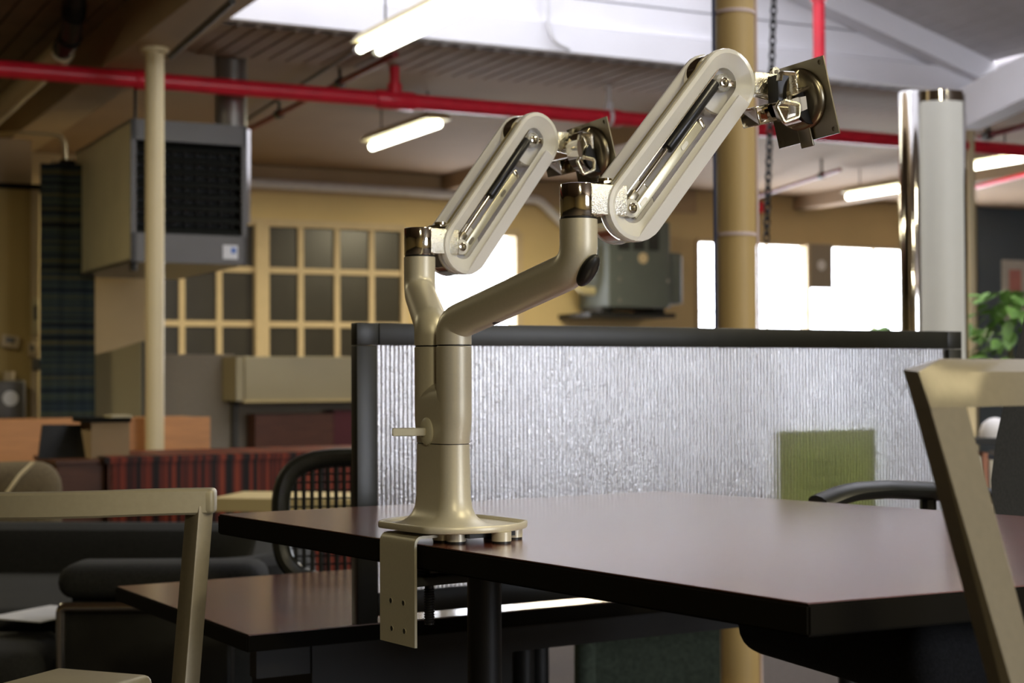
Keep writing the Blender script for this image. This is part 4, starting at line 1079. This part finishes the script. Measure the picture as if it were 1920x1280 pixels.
def make_head(pv1, h, nf, plate_c, wdir):
    """chrome head between the upper pivot and the square plate"""
    part('upper_drum', MB().cyl(pv1 - nf * .018, pv1 + nf * .002, .0395, n=48), 'chrome', arm)
    part('pivot_disc', MB().cyl(pv1 + nf * .002, pv1 + nf * .0035, .0375, n=40), 'white_shell', arm)
    hd = part('head_block', MB().rbox(pv1 + h * .060 + nf * .012 + Z * .002, h, nf, Z, .040, .026, .0275, .0012), 'hammered', arm)
    for q in (1, -1):
        c_ = pv1 + h * .074 + nf * .022 + Z * (q * .0185)
        part('ear', MB().cyl(c_ - nf * .003, c_ + nf * .003, .0062, n=20), 'hammered', hd)
        part('ear_pin', MB().cyl(c_ + nf * .003, c_ + nf * .0042, .0026, n=14), 'nickel', hd)
    dr = (h * .96 + Z * .26).normalized(); du = (Z * .96 - h * .26).normalized()
    part('lower_box', MB().rbox(pv1 + h * .062 - Z * .0350 + nf * .010, dr, nf, du, .042, .034, .024, .0015), 'chrome', hd)
    # plate
    w_ = V((wdir.x, wdir.y, 0)).normalized(); nb = V((-w_.y, w_.x, 0)) * -1
    if nb.dot(-V((plate_c.x, plate_c.y, 0))) < 0: nb = -nb
    a_ = math.radians(5); b_ = math.radians(12)
    upv = (Z * math.cos(b_) + nb * math.sin(b_)).normalized(); nb2 = (nb * math.cos(b_) - Z * math.sin(b_)).normalized()
    wv = (w_ * math.cos(a_) + upv * math.sin(a_)); uv = (upv * math.cos(a_) - w_ * math.sin(a_))
    sz = .0985
    # plate with four real holes: 3x3 grid of strips with square openings
    e_ = sz / 2; hc = .0425; hr = .0032; vs = []; fs = []
    xs = [-e_, -hc - hr, -hc + hr, hc - hr, hc + hr, e_]
    for dz in (0, .0022):
        for yy in xs:
            for xx in xs: vs.append(plate_c + wv * xx + uv * yy - nb2 * dz)
    for L0 in (0, 36):
        for j in range(5):
            for i in range(5):
                if i in (1, 3) and j in (1, 3): continue
                k = L0 + j * 6 + i; fs.append((k, k + 1, k + 7, k + 6))
    for i in range(5):
        for (k0, k1) in ((i, i + 1), (30 + i, 31 + i), (i * 6, i * 6 + 6), (i * 6 + 5, i * 6 + 11)): fs.append((k0, k1, 36 + k1, 36 + k0))
    for j in (1, 3):
        for i in (1, 3):
            q = [j * 6 + i, j * 6 + i + 1, j * 6 + i + 7, j * 6 + i + 6]
            for m_ in range(4): fs.append((q[m_], q[(m_ + 1) % 4], 36 + q[(m_ + 1) % 4], 36 + q[m_]))
    pl_ = part('mounting_plate', MB().add(vs, fs), 'nickel', arm)
    for xx in (-hc, hc):
        for yy in (-hc, hc): part('hole_rim', MB().lathe(plate_c + wv * xx + uv * yy - nb2 * .0012, nb2, [(0, .0030), (.0016, .0030), (.0016, .0052), (0, .0052)], 16), 'nickel', pl_)
    part('latch', MB().rbox(plate_c - uv * .040 + nb2 * .004, wv, uv, nb2, .020, .034, .004, .0015), 'nickel', pl_)
    part('dome_ring', MB().lathe(plate_c + nb2 * .0005 + uv * .004, nb2, [(0, .040), (.004, .0395), (.0075, .036), (.009, .030), (.009, .004)], 40), 'nickel', pl_)
    # half-round tilt drum standing on the plate
    c0 = plate_c + nb2 * .006 + uv * .006
    loop = [c0 + nb2 * (.034 * math.cos(q)) * 1.0 + uv * (.034 * math.sin(q)) for q in [math.radians(-90 + 180 * k / 24) for k in range(25)]]
    part('tilt_drum', MB().prism([p - wv * .013 for p in loop], wv * .026), 'chrome', pl_)
    part('drum_cheek', MB().prism([p + wv * .0145 for p in [c0 - uv * .012 + nb2 * (.024 * math.cos(q)) + uv * (.024 * math.sin(q)) for q in [math.radians(-90 + 180 * k / 24) for k in range(25)]]], wv * .003), 'dark_steel', pl_)
    # open chrome yoke between head block and drum
    s0 = pv1 + h * .078 + nf * .018; e0_ = c0 + nb2 * .02 + wv * .012
    def loc(px, py, d):
        q = P(px, py, d) - PVF
        return pv1 + h * q.dot(HF) + nf * q.dot(NFF) + Z * q.z
    yk = part('yoke', MB().tube(fillet([loc(1461, 151, 1.965), loc(1463, 137, 1.965), loc(1486, 138, 1.98), loc(1489, 176, 1.985), loc(1512, 165, 2.0)], .003), .003, 8, flat=(.0024, .0055)), 'hammered', hd)
    part('yoke_loop', MB().tube(fillet([loc(1463, 190, 1.965), loc(1456, 200, 1.965), loc(1470, 229, 1.965), loc(1496, 219, 1.975), loc(1497, 196, 1.98), loc(1470, 190, 1.97)], .003), .0025, 8, flat=(.0026, .0032)), 'hammered', yk)
    part('yoke_block', MB().prism([loc(1458, 140, 1.995), loc(1486, 140, 2.005), loc(1488, 184, 2.005), loc(1460, 190, 1.995)], nf * -.02), 'dark_steel', yk)
    part('loop_block', MB().prism([loc(1460, 196, 1.99), loc(1492, 186, 1.995), loc(1494, 216, 1.995), loc(1470, 226, 1.99)], nf * -.012), 'chrome', yk)
    part('white_bush', MB().prism([loc(1486, 186, 1.985), loc(1497, 182, 1.985), loc(1500, 208, 1.985), loc(1490, 212, 1.985)], nf * -.006), 'white_shell', yk)
    part('white_bush', MB().prism([loc(1501, 182, 1.985), loc(1511, 180, 1.985), loc(1514, 204, 1.985), loc(1505, 208, 1.985)], nf * -.006), 'white_shell', yk)
    part('shaft', MB().cyl(pv1 + h * .055, c0 + nb2 * .01, .010, n=20), 'chrome', yk)

E1 = V((.0798, 1.90, 0)); r1 = make_arm(FB, E1, 1.0367, 1.0993, 1.155, math.radians(30), 'front')
pvA, axA, pxA = make_link(*r1[:5], 1.1707, .164, .14, r1[5])
PVF, HF, NFF = pvA, r1[2], r1[3]
make_head(pvA, r1[2], r1[3], P(1501, 193, 2.03), V((.65, -.76, 0)))
E2 = V((-.133, 2.31, 0)); r2 = make_arm(RB, E2, 1.0367, 1.090, 1.142, math.radians(40), 'rear')
pvB, axB, pxB = make_link(*r2[:5], 1.1595, .170, .14, r2[5])
make_head(pvB, r2[2], r2[3], P(1112, 290, 2.46), V((.60, -.80, 0)))

# ================================================================ CHAIRS
# near metal frame chair at the right
def bar(pts, wx, wz, refs=None):
    return MB()
def sqtube(a, b, ref, wa, wb, r=.003):
    a = V(a); b = V(b); d = (b - a).normalized(); x = (V(ref) - d * V(ref).dot(d)).normalized(); y = d.cross(x)
    return MB().rbox((a + b) / 2, d, x, y, (b - a).length, wa, wb, r, 2)
cr = thing('metal_chair', 'near brushed metal frame chair cut off by the right edge', 'chair', V((.40, 1.24, 0)), 'metal frame chairs')
Lt = P(1693, 693, 1.262)
L2, Ltb = P(1713, 760, 1.2585), P(1854, 1285, 1.232)
M2, Mtb = P(1744, 763, 1.2345), P(1897, 1285, 1.208)
R2, Rtb = P(1812, 763, 1.2585), P(1952, 1285, 1.232)
def tofloor(a, b): d = (b - a).normalized(); return b + d * (b.z / -d.z)
B2, Btb = L2 + R2 - M2, Ltb + Rtb - Mtb
part('leg', MB().hexa([tofloor(L2, Ltb), tofloor(M2, Mtb), tofloor(R2, Rtb), tofloor(B2, Btb), L2, M2, R2, B2]), 'chair_metal', cr)
f0, f1 = P(1722, 697, 1.2375), P(1745, 765, 1.232)
b0_, b1_ = P(1764, 672, 1.285), P(1785, 745, 1.282)
rv = P(2150, 700, 1.36) - P(1722, 697, 1.2375); rv.z = 0
rings = []
for k in range(9):
    q = k / 8; off = rv * q + V((.35, -.9, 0)) * (-.025 * math.sin(q * math.pi))
    rings.append([p + off for p in (f1, f0, b0_, b1_)])
part('top_rail', MB().loft(rings), 'chair_metal', cr)
part('rail_corner', MB().add([Lt, f0, b0_, L2, f1, b1_], [(0, 1, 2), (3, 5, 4), (0, 3, 4, 1), (1, 4, 5, 2), (2, 5, 3, 0)]), 'chair_metal', cr)
q2_ = rings[-1][0]; part('leg', sqtube(q2_, V((q2_.x + .12, q2_.y - .08, 0)), V((.62, -.78, 0)), .036, .030), 'chair_metal', cr)
# farther metal frame chair at the left
dL = 2.2
q0 = P(376, 930, dL); q1 = P(347, 1290, dL - .04)
cl_ = thing('metal_chair', 'pale metal frame chair in front of the dark sofa at left', 'chair', V((q1.x, q1.y, 0)), 'metal frame chairs')
ldr = (q1 - q0).normalized(); qf = q0 + ldr * (q0.z / -ldr.z)
part('leg', sqtube(q0 + ldr * .012, qf, V((.75, -.66, 0)), .031, .026), 'chair_metal', cl_)
k0 = P(392, 936, dL); 
railp = [P(386, 936, dL), P(330, 937, dL - .015), P(260, 939, dL - .03), P(180, 942, dL - .04), P(90, 944, dL - .045), P(0, 945, dL - .04), P(-90, 945, dL - .02)]
part('top_rail', MB().sweep(railp, [(-.017, -.0165), (-.014, -.0195), (.014, -.0195), (.017, -.0165), (.017, .0125), (.014, .0155), (-.014, .0155), (-.017, .0125)]), 'chair_paint', cl_)
part('corner', MB().rbox(P(381, 936, dL) - Z * .002, V((1, .02, 0)).normalized(), V((-.02, 1, 0)).normalized(), Z, .034, .0345, .0352, .006, 3), 'chair_paint', cl_)
q2 = railp[-1]; part('leg', sqtube(q2, V((q2.x + .02, q2.y - .05, 0)), V((.55, -.83, 0)), .027, .022), 'chair_metal', cl_)
sc_ = P(190, 1262, dL - .05)
part('seat', MB().rbox(sc_ - V((.38, .92, 0)) * .12 - Z * .012, V((.92, -.38, 0)), V((.38, .92, 0)), Z, .16, .26, .03, .012, 3), 'chair_paint', cl_)
# mesh task chair behind the divider
def taskchair(c, yaw, topz, seatz, label, mesh=True, half=.22, backh=.46, arms=False):
    x = V((math.cos(yaw), math.sin(yaw), 0)); y = V((-math.sin(yaw), math.cos(yaw), 0))
    t_ = thing('task_chair', label, 'chair', V((c.x, c.y, 0)), 'black office chairs')
    b0 = V((c.x, c.y, 0))
    # back frame: rounded loop
    zc_ = topz - backh / 2
    def bp_(a_): # superellipse loop
        ca, sa = math.cos(a_), math.sin(a_)
        return b0 + x * (half * math.copysign(abs(ca) ** .55, ca)) + Z * (zc_ + backh / 2 * math.copysign(abs(sa) ** .55, sa)) + y * (.03 * math.sin(a_))
    part('back_frame', MB().tube([bp_(2 * math.pi * k / 48) for k in range(48)], .022, 10, closed=True, flat=(.02, .028)), 'black_satin', t_)
    if mesh:
        n = 18
        for k in range(n):
            q = -.82 + 1.64 * k / (n - 1); xx = half * q; hh_ = backh / 2 * (1 - abs(q) ** 3.6) ** .28 * .97
            part('mesh_strand', MB().tube([b0 + x * xx + Z * (zc_ + hh_ * zz) + y * (.03 * zz + .02 * (1 - zz * zz)) for zz in (-1, -.5, 0, .5, 1)], .0048, 6), 'black_fabric', t_)
        for k in range(14):
            q = -.9 + 1.8 * k / 13; part('mesh_strand', MB().tube([b0 + x * (half * .95 * xx) + Z * (zc_ + backh / 2 * q * .95) + y * (.03 * q + .022) for xx in (-.98, 0, .98)], .0022, 5), 'black_fabric', t_)
    else:
        part('back_pad', MB().rbox(b0 + Z * zc_, x, y, Z, half * 2 - .01, .06, backh - .02, .028, 4), 'black_fabric', t_)
    part('back_bar', MB().tube(fillet([b0 + Z * (zc_ - backh / 2 + .05) + y * .02, b0 + y * .03 + Z * (seatz - .06), b0 - y * .2 + Z * (seatz - .06)], .05), .02, 10), 'black', t_)
    sc2 = b0 - y * .24
    part('seat', MB().rbox(sc2 + Z * (seatz - .035), x, y, Z, half * 2.15, .46, .07, .034, 4), 'black_fabric', t_)
    part('gas_lift', MB().cyl(sc2 + Z * .08, sc2 + Z * (seatz - .06), .025), 'black', t_)
    for k in range(5):
        a_ = 2 * math.pi * k / 5 + .3; dr = V((math.cos(a_), math.sin(a_), 0))
        part('base_arm', MB().tube([sc2 + Z * .10, sc2 + dr * .14 + Z * .09, sc2 + dr * .27 + Z * .065], .018, 8), 'black', t_)
        part('caster', MB().cyl(sc2 + dr * .27 + Z * .03 - dr.cross(Z) * .02, sc2 + dr * .27 + Z * .03 + dr.cross(Z) * .02, .03, n=14), 'black', t_)
    return t_, b0, x, y
mc = P(684, 900, 3.74)
taskchair(mc, math.radians(8), P(684, 858, 3.74).z, .44, 'black mesh back task chair behind the left end of the divider', True, .195, .285)
# black swivel stool under the low desk
stc = P(1010, 1100, 4.0); stc.z = 0
t_ = thing('swivel_stool', 'black swivel stool in the shadow below the low desk', 'stool', stc)
part('seat', MB().cyl(stc + Z * .40, stc + Z * .47, .19, n=28, bevel=.02), 'black_fabric', t_)
part('gas_lift', MB().cyl(stc + Z * .06, stc + Z * .40, .025), 'black', t_)
for k in range(5):
    a_ = 2 * math.pi * k / 5; dr = V((math.cos(a_), math.sin(a_), 0))
    part('base_arm', MB().tube([stc + Z * .09, stc + dr * .25 + Z * .06], .018, 8), 'black', t_)
    part('caster', MB().cyl(stc + dr * .25 + Z * .028 - dr.cross(Z) * .02, stc + dr * .25 + Z * .028 + dr.cross(Z) * .02, .028, n=14), 'black', t_)
# green fabric pedestal under the low desk
a = P(1082, 1200, 4.1); b = P(1328, 1200, 4.1)
gpn = thing('green_screen', 'dark green fabric panel standing under the tables', 'screen', V(((a.x + b.x) / 2, a.y, 0)))
part('panel', MB().box(V(((a.x + b.x) / 2 + .03, a.y + .02, .25)), X, Y, Z, b.x - a.x, .05, .48), 'green_fabric', gpn)
part('post', MB().cyl(V((a.x + .02, a.y, 0)), V((a.x + .02, a.y, .49)), .028, n=20), 'green_fabric', gpn)
# black office chair at the right of the table: back, arm loop and seat
oc_ = P(1905, 800, 2.75); ob = V((oc_.x, oc_.y, 0))
oc2 = thing('office_chair', 'black padded office chair pushed up to the right of the table', 'chair', ob, 'black office chairs')
bk_ = []
part('backrest', MB().loft([[P(px, py, 2.72 + dd_) for (px, py, dd_) in ((xl, y_, 0), (2080, y_, .25), (2080, y_, .32), (xl + 10, y_, .08))] for (xl, y_) in ((1925, 560), (1916, 620), (1890, 720), (1868, 820), (1858, 900), (1862, 975), (1880, 1010))]), 'black_fabric', oc2)
ar = [P(1535, 945, 2.72), P(1590, 922, 2.74), P(1660, 917, 2.78), P(1740, 920, 2.84), P(1850, 930, 2.9)]
part('armrest', MB().tube(fillet(ar, .2, 4), .02, 12, flat=(.016, .034)), 'black_satin', oc2)
part('arm_post', MB().tube(fillet([ar[3], ar[3] - Z * .1, V((ob.x, ob.y, .47))], .05), .014, 8), 'black', oc2)
sq = P(1745, 1200, 2.15)
part('seat', MB().rbox(V((sq.x + .10, sq.y + .20, P(1640, 1192, 2.0).z - .05)), V((.92, .38, 0)), V((-.38, .92, 0)), Z, .52, .48, .10, .045, 5), 'black_fabric', oc2)
zs_ = P(1640, 1192, 2.0).z - .1
sq0 = V((sq.x + .10, sq.y + .20, 0))
part('gas_lift', MB().cyl(sq0 + Z * .08, sq0 + Z * zs_, .026), 'black', oc2)
part('back_bar', MB().tube(fillet([sq0 + Z * (zs_ + .01), V((ob.x + .1, ob.y, zs_ + .01)), V((oc_.x + .1, oc_.y + .1, .8))], .06), .022, 10), 'black', oc2)
for k in range(5):
    a_ = 2 * math.pi * k / 5 + .2; dr = V((math.cos(a_), math.sin(a_), 0))
    part('base_arm', MB().tube([sq0 + Z * .10, sq0 + dr * .27 + Z * .065], .018, 8), 'black', oc2)
    part('caster', MB().cyl(sq0 + dr * .27 + Z * .03 - dr.cross(Z) * .02, sq0 + dr * .27 + Z * .03 + dr.cross(Z) * .02, .03, n=14), 'black', oc2)
